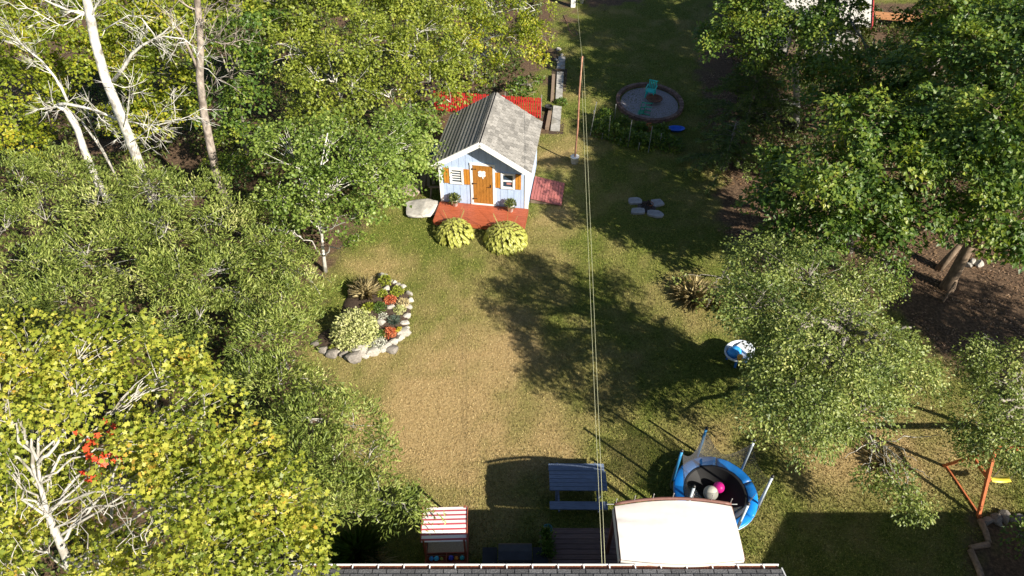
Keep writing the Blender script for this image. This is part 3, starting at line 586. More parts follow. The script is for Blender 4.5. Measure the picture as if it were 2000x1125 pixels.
# ================================================================== things
WHITE = M('white_paint', (.78,.78,.77), .5, .06, 5)
WOOD_OR = M('orange_stained_wood', (.5,.21,.03), .5, .28, 14, .1, stretch=(6,6,.6))
WOOD_DOOR = M('brown_stained_wood', (.36,.155,.03), .5, .3, 12, .1, stretch=(6,6,.5))
BLUE_SIDE = M('pale_blue_siding', (.42,.52,.72), .65, .1, 5, stretch=(3,3,.6))
DARK = M('dark_gap', (.03,.03,.035), .9)
BLACK = M('black_iron', (.02,.02,.022), .5)
GLASS = M('window_glass', (.03,.05,.08), .06, .2, 2, spec=.8)
SHING = M('grey_shingle', (.25,.24,.225), .9, .25, 14, .3, island=.34)
SHING_D = M('dark_grey_shingle', (.13,.13,.135), .9, .4, 30, .5, island=.35)
RED_DECK = M('red_deck_stain', (.34,.085,.04), .45, .25, 8, .08, stretch=(.6,6,6), island=.12)
TERRA = M('terracotta_planks', (.33,.11,.1), .6, .3, 8, stretch=(6,.6,6), island=.15)
STONE_W = M('pale_stone', (.40,.375,.335), .85, .25, 5, .4, island=.25)
STONE_G = M('grey_stone', (.2,.18,.16), .85, .3, 5, .4, island=.25)
CONC = M('concrete', (.36,.35,.33), .9, .25, 5, .3, dirt=(.16,.15,.12))
WOOD_GREY = M('weathered_wood', (.22,.16,.115), .85, .35, 9, .3, stretch=(.6,5,5))
SOILM = M('bed_soil', (.06,.04,.028), .95, .4, 14, .6)

# ------------------------------------------------------------------ garden shed
A = P(862, 392, .3); Bq = P(1031, 405, .3)
yaw = math.atan2(Bq.y-A.y, Bq.x-A.x)-math.radians(1.0); SW, SL, FZ, WH, RISE = 3.88, 3.5, .3, 2.2, 1.2
shed = empty('garden_shed', (A.x, A.y, 0), 'pale blue garden shed with grey shingle roof and orange shutters', 'shed', rz=yaw)
SM = shed_matrix = Matrix.Translation((A.x, A.y, 0)) @ Matrix.Rotation(yaw, 4, 'Z')
def shed_w(x, y, z): return SM @ Vector((x, y, z))
mb = MB(); mb.prism([(0.03, .12), (SW-.03, .12), (SW-.03, FZ+WH), (SW/2, FZ+WH+RISE-.02), (.03, FZ+WH)], 1, .03, SL-.03); mb.build('wall', M('shed_wall_core', (.2,.26,.38), .8), shed)
nb = 13; bw = SW/nb
def ztop(x): return FZ+WH+RISE*(1-abs(x-SW/2)/(SW/2))-.03
for i in range(nb):
    x0, x1 = i*bw+.006, (i+1)*bw-.006
    poly = [(x0, .15), (x1, .15), (x1, ztop(x1))]
    if x0 < SW/2 < x1: poly.append((SW/2, ztop(SW/2)))
    poly.append((x0, ztop(x0)))
    MB().prism(poly, 1, 0, .028).build('siding_board', BLUE_SIDE, shed)
for i in range(12):
    y0, y1 = i*SL/12+.006, (i+1)*SL/12-.006
    for x0, x1 in ((.0, .028), (SW-.028, SW)):
        MB().box(((x0+x1)/2, (y0+y1)/2, (.15+FZ+WH)/2), (x1-x0, y1-y0, FZ+WH-.15-.05)).build('siding_board', BLUE_SIDE, shed)
for x in (.06, SW-.06): MB().box((x, -.013, (FZ+WH)/2+.05), (.13, .026, FZ+WH-.2)).build('corner_trim', WHITE, shed)
MB().box((SW+.013, .06, (FZ+WH)/2+.05), (.026, .13, FZ+WH-.2)).build('corner_trim', WHITE, shed)
# roof
OV, FOV, ROV = .14, .48, .14
sl = math.hypot(SW/2, RISE); ux, uz = (SW/2)/sl, RISE/sl
roof = MB()
th = .05
def rp(side, s, y, up=0.0):              # s metres down the slope from the ridge
    x = SW/2+side*(s*ux)+side*uz*up; z = FZ+WH+RISE+.03-s*uz+ux*up
    return Vector((x, y, z))
LEN = sl+OV/ux
for side in (-1, 1):
    v = [rp(side, s, y, u) for u in (0, th) for s, y in ((0, -FOV), (LEN, -FOV), (LEN, SL+ROV), (0, SL+ROV))]
    roof.add(v, [(3,2,1,0),(4,5,6,7),(0,1,5,4),(1,2,6,5),(2,3,7,6),(3,0,4,7)])
ro = roof.build('roof', M('roof_deck', (.2,.19,.18), .9), shed)
rows = 12; ex = LEN/rows
def slab(side, s0, s1, y0, y1, u0, u1, tk):
    v = [rp(side, s, y, u+k) for k in (0, tk) for s, y, u in ((s0, y0, u0), (s1, y0, u1), (s1, y1, u1), (s0, y1, u0))]
    return MB().add(v, [(3,2,1,0),(4,5,6,7),(0,1,5,4),(1,2,6,5),(2,3,7,6),(3,0,4,7)])
ncol = 17; tw = (SL+ROV+FOV)/ncol
for r_ in range(rows):
    off = (r_ % 2)*.5
    for c in range(ncol+1):
        y0 = max(-FOV-.01, -FOV+(c-off)*tw+.013); y1 = min(SL+ROV+.01, -FOV+(c+1-off)*tw-.013)
        if y1-y0 < .03: continue
        slab(1, r_*ex, (r_+1)*ex+.03, y0, y1, th+.002, th+.018+rnd.uniform(0,.01), .016).build('shingle', SHING, ro)
    slab(-1, r_*ex, (r_+1)*ex+.03, -FOV-.01, SL+ROV+.01, th+.002, th+.034, .02).build('shingle_course', SHING, ro)
for i in range(14):
    y0 = -FOV-.01+i*(SL+ROV+FOV+.02)/14; y1 = y0+(SL+ROV+FOV+.02)/14-.006
    cap = MB()
    for side in (-1, 1):
        v = [rp(side, s, y, u) for u in (th+.045, th+.058) for s, y in ((-.01, y0), (.14, y0), (.14, y1), (-.01, y1))]
        cap.add(v, [(3,2,1,0),(4,5,6,7),(0,1,5,4),(1,2,6,5),(2,3,7,6),(3,0,4,7)])
    cap.build('ridge_cap', SHING, ro)
for side in (-1, 1):
    v = [rp(side, s, y, u) for u in (-.14, th+.03) for s, y in ((0, -FOV-.045), (LEN+.02, -FOV-.045), (LEN+.02, -FOV-.012), (0, -FOV-.012))]
    MB().add(v, [(3,2,1,0),(4,5,6,7),(0,1,5,4),(1,2,6,5),(2,3,7,6),(3,0,4,7)]).build('fascia_board', WHITE, shed)
    v = [rp(side, LEN+.003+k, y, u) for u in (-.08, th+.004) for k, y in ((0, -FOV), (.022, -FOV), (.022, SL+ROV), (0, SL+ROV))]
    MB().add(v, [(3,2,1,0),(4,5,6,7),(0,1,5,4),(1,2,6,5),(2,3,7,6),(3,0,4,7)]).build('eave_board', WHITE, shed)
# door
dx0, dx1, dz0, dz1 = 1.49, 2.36, FZ+.06, FZ+2.06
fr = MB(); fr.box((dx0-.055, -.02, (dz0+dz1)/2), (.1, .04, dz1-dz0)); fr.box((dx1+.055, -.02, (dz0+dz1)/2), (.1, .04, dz1-dz0)); fr.box(((dx0+dx1)/2, -.022, dz1+.055), (dx1-dx0+.22, .044, .1)); fr.box(((dx0+dx1)/2, -.025, dz0-.03), (dx1-dx0+.22, .05, .06))
fr.build('door_frame', WHITE, shed)
door = MB().box(((dx0+dx1)/2, -.006, (dz0+dz1)/2), (dx1-dx0-.004, .01, dz1-dz0-.004)).build('door', DARK, shed)
for i in range(6):
    pw = (dx1-dx0-.02)/6; MB().box((dx0+.01+pw*(i+.5), -.022, (dz0+dz1)/2), (pw-.008, .022, dz1-dz0-.03)).build('plank', WOOD_DOOR, door)
for z in (dz0+.25, dz0+1.05, dz1-.2):
    MB().box((dx0+.07, -.036, z), (.2, .006, .035)).box((dx0-.02, -.045, z), (.03, .03, .09)).build('hinge', BLACK, door)
MB().tube([(dx1-.1, -.035, dz0+.95), (dx1-.1, -.075, dz0+.96), (dx1-.22, -.075, dz0+.93)], .012, 6).box((dx1-.1, -.036, dz0+.97), (.05, .006, .16)).build('handle', BLACK, door)
orn = MB(); cx, cz = (dx0+dx1)/2-.03, dz1-.42
for ax, az in ((-.075,.075),(.075,.075),(-.075,-.06),(.075,-.06),(0,0)):
    orn.prism([(cx+ax+.088*math.cos(k*.524), cz+az+.088*math.sin(k*.524)) for k in range(12)], 1, -.05-abs(ax)*.03, -.038)
orn.prism([(cx-.015, cz-.1), (cx+.04, cz-.24), (cx+.07, cz-.23), (cx+.03, cz-.1)], 1, -.049, -.037)
o = orn.build('ornament', WHITE, door); o['label'] = 'white clover shaped wreath on the shed door'
# windows and shutters
def window(xc, zc, ww, wh, slats):
    f = MB()
    for sx in (-1, 1): f.box((xc+sx*(ww/2+.04), -.03, zc), (.09, .06, wh+.18))
    for sz in (-1, 1): f.box((xc, -.028, zc+sz*(wh/2+.045)), (ww, .056, .09))
    wd = f.build('window', WHITE, shed)
    MB().box((xc, -.004, zc), (ww, .006, wh)).build('pane', GLASS, wd)
    if slats:
        for k in range(1, 5): MB().box((xc, -.018, zc-wh/2+wh*k/5), (ww-.004, .02, .045)).build('slat', WHITE, wd)
    else:
        MB().box((xc, -.022, zc), (ww-.004, .03, .06)).build('mid_rail', WHITE, wd)
        MB().box((xc+.06, -.012, zc-.14), (ww-.2, .006, .1)).build('curtain', M('reddish_curtain', (.45,.2,.18), .8), wd)
    for sx in (-1, 1):
        sxc = xc+sx*(ww/2+.1+.13)
        s_ = MB().box((sxc, -.008, zc), (.24, .012, wh+.14)).build('shutter', M('shutter_gap', (.16,.06,.01), .8), shed)
        for k in (-1, 1): MB().box((sxc+k*.063, -.027, zc), (.112, .024, wh+.16)).build('plank', WOOD_OR, s_)
window(.78, FZ+1.42, .44, .62, True)
window(3.02, FZ+1.38, .44, .62, False)
# skids under the shed
for x in (.4, SW-.4): MB().box((x, SL/2, .07), (.16, SL-.2, .15)).build('skid', WOOD_GREY, shed)

# ------------------------------------------------------------------ porch deck, ramp
pd = empty('porch_deck', shed_w(0, -1.45, 0), 'red stained porch deck in front of the shed door', 'deck', rz=yaw)
DW = SW+.06; n = 10; pw = 1.42/n
for i in range(n): MB().box((DW/2-.03, (i+.5)*pw, FZ-.016), (DW, pw-.009, .032)).build('plank', RED_DECK, pd)
MB().box((DW/2-.03, -.012, FZ-.1), (DW, .024, .19)).build('fascia_board', RED_DECK, pd)
for x in (-.045, DW-.015): MB().box((x, .7, FZ-.1), (.024, 1.42, .19)).build('fascia_board', RED_DECK, pd)
for x in (.1, DW/2, DW-.2):
    for y in (.1, 1.2): MB().box((x, y, .1), (.12, .12, .32)).build('post', WOOD_GREY, pd)
rp0 = shed_w(SW+.04, .75, 0)
ramp_o = empty('wooden_ramp', rp0, 'reddish plank ramp against the right wall of the shed', 'ramp', rz=yaw)
n = 11; RL, RW = 1.42, 1.75
for i in range(n):
    x = (i+.5)*RL/n; z = FZ-.02-(FZ-.05)*(x/RL)
    MB().box((x, RW/2, z), (RL/n-.012, RW, .03), Matrix.Rotation(math.atan((FZ-.05)/RL), 3, 'Y')).build('plank', TERRA, ramp_o)
for y in (.08, RW-.08): MB().prism([(.0, 0), (RL-.02, 0), (RL-.02, .01), (.0, FZ-.06)], 1, y-.03, y+.03).build('stringer', WOOD_GREY, ramp_o)

# ------------------------------------------------------------------ hostas: every leaf its own piece
HOSTA = leaf_mat('hosta_leaf', [(0,(.2,.24,.035)),(.5,(.36,.38,.07)),(1,(.55,.54,.16))], .3, 3)
def hosta_leaf():
    v, f = [], []
    prof = [(0,.02,0),(.1,.12,.04),(.3,.2,.08),(.55,.17,.06),(.8,.08,-.02),(1,.0,-.12)]
    for x, w_, z in prof: v += [(x, -w_, z+.35*w_), (x, 0, z), (x, w_, z+.35*w_)]
    for i in range(len(prof)-1):
        a = i*3; f += [(a, a+3, a+4, a+1), (a+1, a+4, a+5, a+2)]
    me = bpy.data.meshes.new('leaf'); me.from_pydata(v, [], f); me.materials.append(HOSTA); me.polygons.foreach_set('use_smooth', [True]*len(f)); return me
HL = hosta_leaf()
def hosta(px, py, r, h, lab, seed, nleaf):
    b = P(px, py); e = empty('hosta', b, lab, 'hosta', 'hostas before the porch deck'); rr = random.Random(seed)
    st = MB()
    for i in range(nleaf):
        t = (i+.5)/nleaf; a = i*2.39996+rr.uniform(-.2,.2); ph = math.acos(1-t*.94)
        R_ = r*math.sin(ph)*.82; z = .12+h*math.cos(ph)*.9
        d = Vector((math.cos(a), math.sin(a), 0)); p = d*R_+Vector((0,0,z))
        L = rr.uniform(.18,.27)*(1.05 if t > .4 else .85)
        link('leaf', HL, e, p-d*L*.45, (rr.uniform(-.25,.25), .1+ph*.5+rr.uniform(-.15,.15), a+rr.uniform(-.25,.25)), (L, L*1.5, L))
        st.tube([(0,0,-.02), tuple(d*R_*.5+Vector((0,0,z*.6))), tuple(p-d*L*.4)], .006, 3, False)
    for k in range(7):
        a = rr.random()*6.28; st.tube([(0,0,0), (.25*math.cos(a)*r, .25*math.sin(a)*r, h*1.1), (.45*math.cos(a)*r, .45*math.sin(a)*r+.1, h*1.75)], .006, 3)
    st.build('stalks', M('hosta_stalk', (.3,.3,.1), .7), e)
hosta(889, 462, 1.0, .74, 'smaller rounded yellow green hosta below the left shed window', 1, 230)
hosta(988, 472, 1.14, .8, 'larger yellow green hosta below the right shed window', 2, 285)

# ------------------------------------------------------------------ flower buckets on the deck
LF_POT = leaf_mat('pot_plant_leaves', [(0,(.03,.05,.015)),(.5,(.09,.12,.03)),(.85,(.2,.22,.05)),(1,(.45,.3,.1))], .3, 6)
def bucket(loc, r, h, lab, cat, plant=True, mat=WHITE, name='flower_pot', group=None, seed=0, pr=.26, leafmat=None):
    e = empty(name, loc, lab, cat, group)
    MB().lathe([(r*.75,0),(r*.95,h*.9),(r*1.06,h*.9),(r*1.06,h),(r*.93,h),(r*.88,h*.82),(.001,h*.82)], 18).build('pot', mat, e, True)
    if plant:
        rg = np.random.default_rng(seed); n = 420; d = nrm(rg.normal(size=(n, 3))); d[:, 2] = np.abs(d[:, 2]); pos = d*(rg.random(n)**.5)[:, None]*np.array([pr, pr, pr*1.25])+np.array([0, 0, h*.85])
        link('plant', leaf_mesh('plant', pos, d+rg.normal(size=(n, 3))*.5, np.array([0,0,1])+rg.normal(size=(n, 3))*.5, .06+.05*rg.random(n), .035+.025*rg.random(n), 'oval', leafmat or LF_POT), e)
    return e
bucket(P(889, 401, FZ+.002), .15, .34, 'white bucket of flowers on the deck left of the shed door', 'flower pot', seed=1, group='flower buckets on the porch deck')
bucket(P(997, 412, FZ+.002), .15, .34, 'white bucket of flowers on the deck right of the shed door', 'flower pot', seed=2, group='flower buckets on the porch deck')

# ------------------------------------------------------------------ stones
def rock_mesh(name, mat, seed, sub=2):
    import bmesh
    bm = bmesh.new(); bmesh.ops.create_icosphere(bm, subdivisions=sub, radius=1)
    rr = random.Random(seed); pl = [(Vector((rr.gauss(0,1), rr.gauss(0,1), rr.gauss(0,1))).normalized(), rr.uniform(.5,.85)) for _ in range(11)]
    for v in bm.verts:
        for nrm_, d in pl:
            k = v.co.dot(nrm_)
            if k > d: v.co -= nrm_*(k-d)*.92
        v.co *= 1+rr.uniform(-.04,.04)
    me = bpy.data.meshes.new(name); bm.to_mesh(me); bm.free(); me.materials.append(mat); return me
RW_ = [rock_mesh('stone', STONE_W, s) for s in range(4)]; RG_ = [rock_mesh('stone', STONE_G, s+9) for s in range(4)]
def stone(px, py, w_, mesh, parent, asp=.75, hz=.6, z=.0, base=None):
    b = P(px, py); s = w_/2
    o = link('stone', mesh, parent, (b.x-(base.x if base else 0), b.y-(base.y if base else 0), s*hz*.45+z), (0, 0, rnd.uniform(-.4,.4)), (s, s*asp, s*hz)); return o

# ------------------------------------------------------------------ rock garden
outline = [(612,676),(650,694),(700,701),(760,684),(795,655),(804,610),(800,575),(775,554),(748,541),(716,548),(690,560),(672,590),(660,630),(622,655)]
gv = [P(x, y) for x, y in outline]; gc = sum(gv, Vector())/len(gv); gc.z = 0
mb = MB(); vs2 = []
rings = [(1.0, .0), (.93, .07), (.7, .14), (.35, .2)]
for s, z in rings:
    for v in gv: vs2.append(((v-gc)*s)+Vector((0, 0, z+rnd.uniform(-.015,.015))))
k = len(gv); fsb = [(i*k+j, i*k+(j+1) % k, (i+1)*k+(j+1) % k, (i+1)*k+j) for i in range(3) for j in range(k)]; fsb.append(tuple(3*k+j for j in range(k)))
mb.add(vs2, fsb); bed = mb.build('garden_bed', SOILM, None, True, loc=gc); tag(bed, kind='structure')
ST = [(616,673,.36,1),(633,685,.4,1),(649,694,.5,1),(661,689,.24,0),(673,692,.42,1),(695,699,.66,1),(706,688,.6,0),(730,690,.55,0),(755,681,.5,0),(769,684,.5,1),(771,670,.36,0),(790,651,.56,0),(783,661,.36,0),(791,633,.34,0),(796,619,.32,0),(799,601,.32,0),(801,588,.3,0),(800,575,.28,0),(788,561,.26,0),(779,557,.24,0),(771,553,.22,0),(750,541,.4,0),(746,637,.36,0),(766,606,.34,0),(756,569,.28,0),(640,690,.26,0),(715,697,.34,0),(795,641,.24,0),(764,551,.2,0),(680,700,.25,0),(748,685,.3,0)]
for i, (x, y, w_, g) in enumerate(ST):
    stone(x, y, w_*1.22, (RG_ if g else RW_)[i % 4], bed, rnd.uniform(.65,.9), rnd.uniform(.5,.75), .13 if i in (22, 23, 24) else 0, gc)
def plant(name, label, cat, px, py, r, h, mat, n, L, W, kind='oval', mode='mound', seed=0, group=None, z=.12):
    b = P(px, py, z); e = empty(name, (b.x, b.y, z), label, cat, group); rg = np.random.default_rng(seed)
    if mode == 'mound':
        d = nrm(rg.normal(size=(n, 3))); d[:, 2] = np.abs(d[:, 2]); k = (.55+.45*rg.random(n)**.5)*(.8+.35*rg.random(n)); pos = d*k[:, None]*np.array([r, r, h]); dd = d+rg.normal(size=(n, 3))*.6; nn = d+np.array([0,0,.6])+rg.normal(size=(n, 3))*.5
    else:                                   # blades fanning out of the base
        a = rg.random(n)*2*np.pi; t = rg.random(n)**.7; pos = np.stack([np.cos(a)*r*.25*t, np.sin(a)*r*.25*t, np.zeros(n)], -1); dd = np.stack([np.cos(a)*t*r, np.sin(a)*t*r, h*(1.1-.6*t)], -1)+rg.normal(size=(n, 3))*.08; nn = np.array([0,0,1])+rg.normal(size=(n, 3))*.3
    sz = .6+.7*rg.random(n)
    link('foliage', leaf_mesh('foliage', pos, dd, nn, L*sz, W*sz, kind, mat), e)
    st = MB()
    for i in range(6):
        a = i*1.05; st.tube([(0,0,-.1), (r*.4*math.cos(a), r*.4*math.sin(a), h*.6)], .008, 3)
    st.build('stem', BK_BROWN, e)
    return e
lm = leaf_mat
VAR = lm('variegated_leaves', [(0,(.2,.24,.07)),(.5,(.42,.44,.17)),(1,(.7,.68,.4))], .25, 4)
SED = lm('sedum_red', [(0,(.3,.04,.02)),(.5,(.5,.13,.05)),(1,(.65,.3,.15))], .2, 8)
MND = lm('mound_green', [(0,(.04,.09,.015)),(1,(.13,.2,.03))], .25, 6)
LIM = lm('lime_leaves', [(0,(.15,.2,.02)),(1,(.36,.38,.05))], .3, 6)
BLU = lm('blue_grey_leaves', [(0,(.08,.13,.1)),(1,(.26,.32,.25))], .2, 6)
TAN = lm('tan_grass', [(0,(.36,.29,.13)),(1,(.66,.56,.32))], .2, 6)
SIL = lm('silver_leaves', [(0,(.4,.42,.34)),(1,(.7,.7,.6))], .2, 6)
plant('variegated_shrub', 'large cream variegated shrub filling the middle of the rock garden', 'shrub', 696, 655, .84, .95, VAR, 3600, .095, .07, seed=1)
plant('sedum', 'orange red sedum beside the dark green mound in the rock garden', 'sedum', 762, 589, .24, .22, SED, 420, .06, .045, seed=2)
plant('sedum', 'orange red sedum beside the big pale border stone', 'sedum', 762, 652, .24, .22, SED, 420, .06, .045, seed=3)
plant('mounded_plant', 'dark green domed plant between the two orange sedums', 'plant', 742, 605, .28, .28, MND, 900, .05, .03, seed=4)
plant('mounded_plant', 'small green dome touching the variegated shrub and a sedum', 'plant', 745, 655, .2, .2, MND, 500, .05, .03, seed=5)
plant('lime_plant', 'lime green plant behind the pale stone at the far tip of the bed', 'plant', 752, 551, .26, .25, LIM, 420, .07, .05, seed=6)
plant('lime_plant', 'lime green plant in front of the tan grass tuft', 'plant', 747, 577, .2, .22, LIM, 300, .07, .05, seed=7)
plant('lime_plant', 'low lime plant inside the row of small edging stones', 'plant', 776, 570, .26, .16, LIM, 400, .07, .04, seed=8)
plant('olive_plant', 'olive green mat plant inside the right edging stones', 'plant', 787, 593, .26, .15, TAN, 380, .06, .03, seed=9)
plant('blue_grey_plant', 'spiky blue grey plant by the big pale border stone', 'plant', 770, 627, .34, .3, BLU, 420, .2, .02, mode='fan', seed=10)
plant('silver_plant', 'pale grey green plant beside the blue spiky plant', 'plant', 748, 620, .2, .15, SIL, 300, .05, .03, seed=11)
plant('silver_plant', 'silver leaved carpet plant behind the front border stones', 'plant', 738, 674, .34, .12, SIL, 520, .06, .04, seed=12)
plant('cream_plant', 'small cream leaved plant right of the upright pale stone', 'plant', 780, 607, .22, .2, VAR, 300, .06, .045, seed=13)
plant('yellow_plant', 'small bright yellow plant next to the near sedum', 'plant', 780, 647, .14, .14, lm('yellow_leaves', [(0,(.45,.4,.02)),(1,(.6,.5,.04))], .3), 150, .05, .04, seed=14)
plant('lime_plant', 'yellowish sprig plant above the variegated shrub', 'plant', 720, 605, .24, .26, LIM, 260, .09, .05, seed=15)
plant('ornamental_grass', 'tan ornamental grass tuft at the back of the rock garden', 'grass tuft', 716, 575, .5, .7, TAN, 420, .6, .018, mode='fan', seed=16)
plant('small_plant', 'green sprout between two front border stones', 'plant', 650, 682, .14, .16, LIM, 130, .07, .03, seed=17, z=.05)
# dark stump
e = empty('tree_stump', P(694, 574, .1), 'round dark brown stump beside the tan grass tuft', 'stump')
MB().lathe([(.32,-.1),(.28,.08),(.26,.2)], 14).build('bark', BK_BROWN, e, True); MB().lathe([(.25,.201),(.001,.204)], 14).build('cut_face', M('stump_cut', (.1,.07,.05), .9), e)

# ------------------------------------------------------------------ boulder, litter left of shed
def single(name, label, cat, me, loc, rot=(0,0,0), sc=(1,1,1), group=None): return tag(link(name, me, None, loc, rot, sc), label, cat, group)
b = P(822, 408); single('boulder', 'wide flat grey boulder left of the porch deck', 'boulder', rock_mesh('boulder', M('boulder_stone', (.42,.4,.37), .9, .3, 2.2, .4), 21, 3), (b.x, b.y, .1), (0,0,.3), (.85,.9,.3))
b = P(795, 372); single('boulder', 'smaller brownish boulder behind the flat grey one', 'boulder', rock_mesh('boulder', M('brown_stone', (.28,.22,.18), .9, .35, 3, .4), 22, 3), (b.x, b.y, .1), (0,0,.7), (.6,.7,.28))
b = P(835, 350)
e = empty('wood_pile', b, 'grey boards lying in the shade by the left shed wall', 'boards')
for i in range(4): MB().box((-.3+i*.16, .1*i, .03+.02*i), (.14, 1.7, .03), Matrix.Rotation(.1*i-.1, 3, 'Z')).build('board', WOOD_GREY, e)
e = empty('storage_tub', P(838, 303), 'bluish grey plastic tub behind the left shed wall', 'tub'); MB().box((0,0,.22), (.6,.4,.44), taper=1.1).build('tub', M('blue_plastic', (.12,.16,.32), .4), e); MB().box((0,0,.46), (.7,.48,.04)).build('lid', M('blue_lid', (.18,.24,.42), .4), e)
e = empty('saw_horse', P(852, 385), 'small wooden stand leaning beside the shed corner', 'wooden stand')
for s in (-1, 1):
    for k in (-1, 1): MB().bar((s*.25, k*.2, 0), (s*.18, k*.04, .55), .05).build('leg', WOOD_GREY, e)
MB().box((0,0,.57), (.6,.1,.05)).build('top_board', WOOD_GREY, e)

# ------------------------------------------------------------------ red fence behind the shed
REDF = M('red_slat_plastic', (.45,.025,.025), .6, .25, 6)
fe = empty('red_fence', P(1056, 232), 'red slatted fence behind the shed', 'fence', rz=math.radians(172))
for i in range(46):
    x = .05+i*.125; MB().box((x, 0, .62+.02*math.sin(i*1.7)), (.085, .018, 1.15), Matrix.Rotation(rnd.uniform(-.03,.03), 3, 'Y')).build('slat', REDF, fe)
for z in (.3, .95): MB().box((2.9, -.022, z), (5.8, .02, .06)).build('rail', REDF, fe)
for x in (0, 1.9, 3.8, 5.8): MB().box((x, -.06, .65), (.06, .05, 1.4)).build('post', BK_GREY, fe)

# ------------------------------------------------------------------ slab path and timbers
sp = MB(); c0 = P(1085, 255)
def flat_slab(pts, z0, z1, name, mat, parent, org):
    v = [P(x, y) for x, y in pts]; k = len(v)
    m_ = MB().add([(p.x-org.x, p.y-org.y, z) for z in (z0, z1) for p in v], [tuple(range(k-1,-1,-1)), tuple(range(k, 2*k))]+[(i, (i+1) % k, k+(i+1) % k, k+i) for i in range(k)])
    return m_.build(name, mat, parent)
path = flat_slab([(1072,262),(1100,262),(1108,135),(1078,135)], -.05, .012, 'path', SOILM, None, Vector((0,0,0))); tag(path, kind='structure')
Z0 = Vector((0,0,0))
flat_slab([(1075,256),(1093,257),(1097,210),(1081,208)], 0, .07, 'slab', CONC, path, Z0)
flat_slab([(1085,196),(1098,197),(1101,143),(1088,142)], 0, .08, 'slab', CONC, path, Z0)
flat_slab([(1087,135),(1103,136),(1104,112),(1091,112)], 0, .06, 'slab', CONC, path, Z0)
e = empty('timber_edging', P(1078, 200), 'old timber beam along the inner side of the slab path', 'timber'); d = P(1081, 150)-P(1078, 200); MB().bar((0,0,.09), (d.x, d.y, .09), .16, .18).build('beam', WOOD_GREY, e)
e = empty('timber_edging', P(1068, 254), 'weathered brown beam along the near slab', 'timber'); d = P(1074, 222)-P(1068, 254); MB().bar((0,0,.09), (d.x, d.y, .09), .18, .18).build('beam', WOOD_GREY, e)
bucket(P(1071, 218, .012), .2, .34, 'black plant pot on the slab path', 'flower pot', False, BLACK, 'plant_pot')
for i, (x, y, w_) in enumerate([(1091,123,.34),(1099,130,.42),(1086,118,.28),(1090,98,.4),(1097,108,.3)]):
    bb_ = P(x, y); single('path_stone', 'loose pale stone at the far end of the slab path', 'stone', RW_[i % 4], (bb_.x, bb_.y, w_*.14), (0,0,i), (w_/2, w_*.4, w_*.3), 'loose stones beyond the slab path')
wtree(40, 'bush', 'dark leafy bush between the slab path and the red fence', 'bush', (1035,175), [(1030,165,.9,.7),(1045,180,.6,.6),(1010,165,.9,.7),(1050,160,.8,.5)], LF_DRK, BK_GREY, kind='oval', L=.16, W=.11, dens=5, per=22, rc=.3, r0=.03)
plant('small_plant', 'dark tuft growing between the two concrete slabs', 'plant', 1096, 203, .3, .3, MND, 260, .12, .05, seed=30, z=.0)

# ------------------------------------------------------------------ clothes line
pb = P(1122, 318); pt = Vector((pb.x, pb.y, 5.45))
e = empty('line_pole', pb, 'tall reddish brown pole propping the clothes line', 'pole')
MB().tube([(0,0,.1), (.03,0,2), (-.02,0,3.8), (0,0,5.45)], [.045,.042,.04,.035], 8).build('shaft', M('rust_pole', (.34,.17,.11), .7, .3, 5), e, True)
MB().tube([(-.12,0,5.36), (.12,0,5.36)], .015, 6).build('cross_hook', BLACK, e)
MB().lathe([(.17,0),(.2,.34),(.215,.34),(.215,.37),(.001,.36)], 16).build('bucket_base', WHITE, e, True)
wp = P(1119, 13); e = empty('white_post', wp, 'white post holding the far end of the clothes line', 'post')
MB().box((0,0,1.25), (.3,.3,2.5)).build('post', WHITE, e); MB().box((0,0,2.53), (.4,.4,.06)).build('cap', WHITE, e)
CORD = M('pale_cord', (.6,.6,.38), .6, .1)
he = P(1176, 1106, 2.95)
def line(name, a, b_, r, sag, lab):
    pts = [Vector(a).lerp(Vector(b_), i/24)-Vector((0,0,sag*4*(i/24)*(1-i/24))) for i in range(25)]
    o = MB().tube([p-Vector(a) for p in pts], r, 6).build(name, CORD, None, True, loc=a); tag(o, lab, 'line', 'strands of the clothes line')
line('clothes_line', he, pt+Vector((-.05,0,-.09)), .0045, .18, 'pale cord from house eave to the pole, lower strand')
line('clothes_line', he+Vector((.06,0,.1)), pt+Vector((.05,0,-.05)), .0045, .05, 'pale cord from house eave to the pole, upper strand')
line('clothes_line', pt+Vector((0,.05,-.08)), Vector((wp.x, wp.y, 2.4)), .0045, .25, 'thin pale cord from the pole to the far white post')
bucket(P(1136, 6), .16, .34, 'small white bucket beside the far white post', 'bucket', False, WHITE, 'bucket')
# garden hose
hp = [P(1100,30),P(1106,42),P(1112,60),P(1124,62),P(1128,68),P(1120,72),P(1110,58),P(1095,52)]
o = MB().tube([(p.x-hp[0].x, p.y-hp[0].y, .025) for p in hp], .025, 6).build('garden_hose', M('brown_hose', (.22,.1,.07), .5), None, True, loc=(hp[0].x, hp[0].y, 0)); tag(o, 'brown hose looping over the far lawn', 'hose')

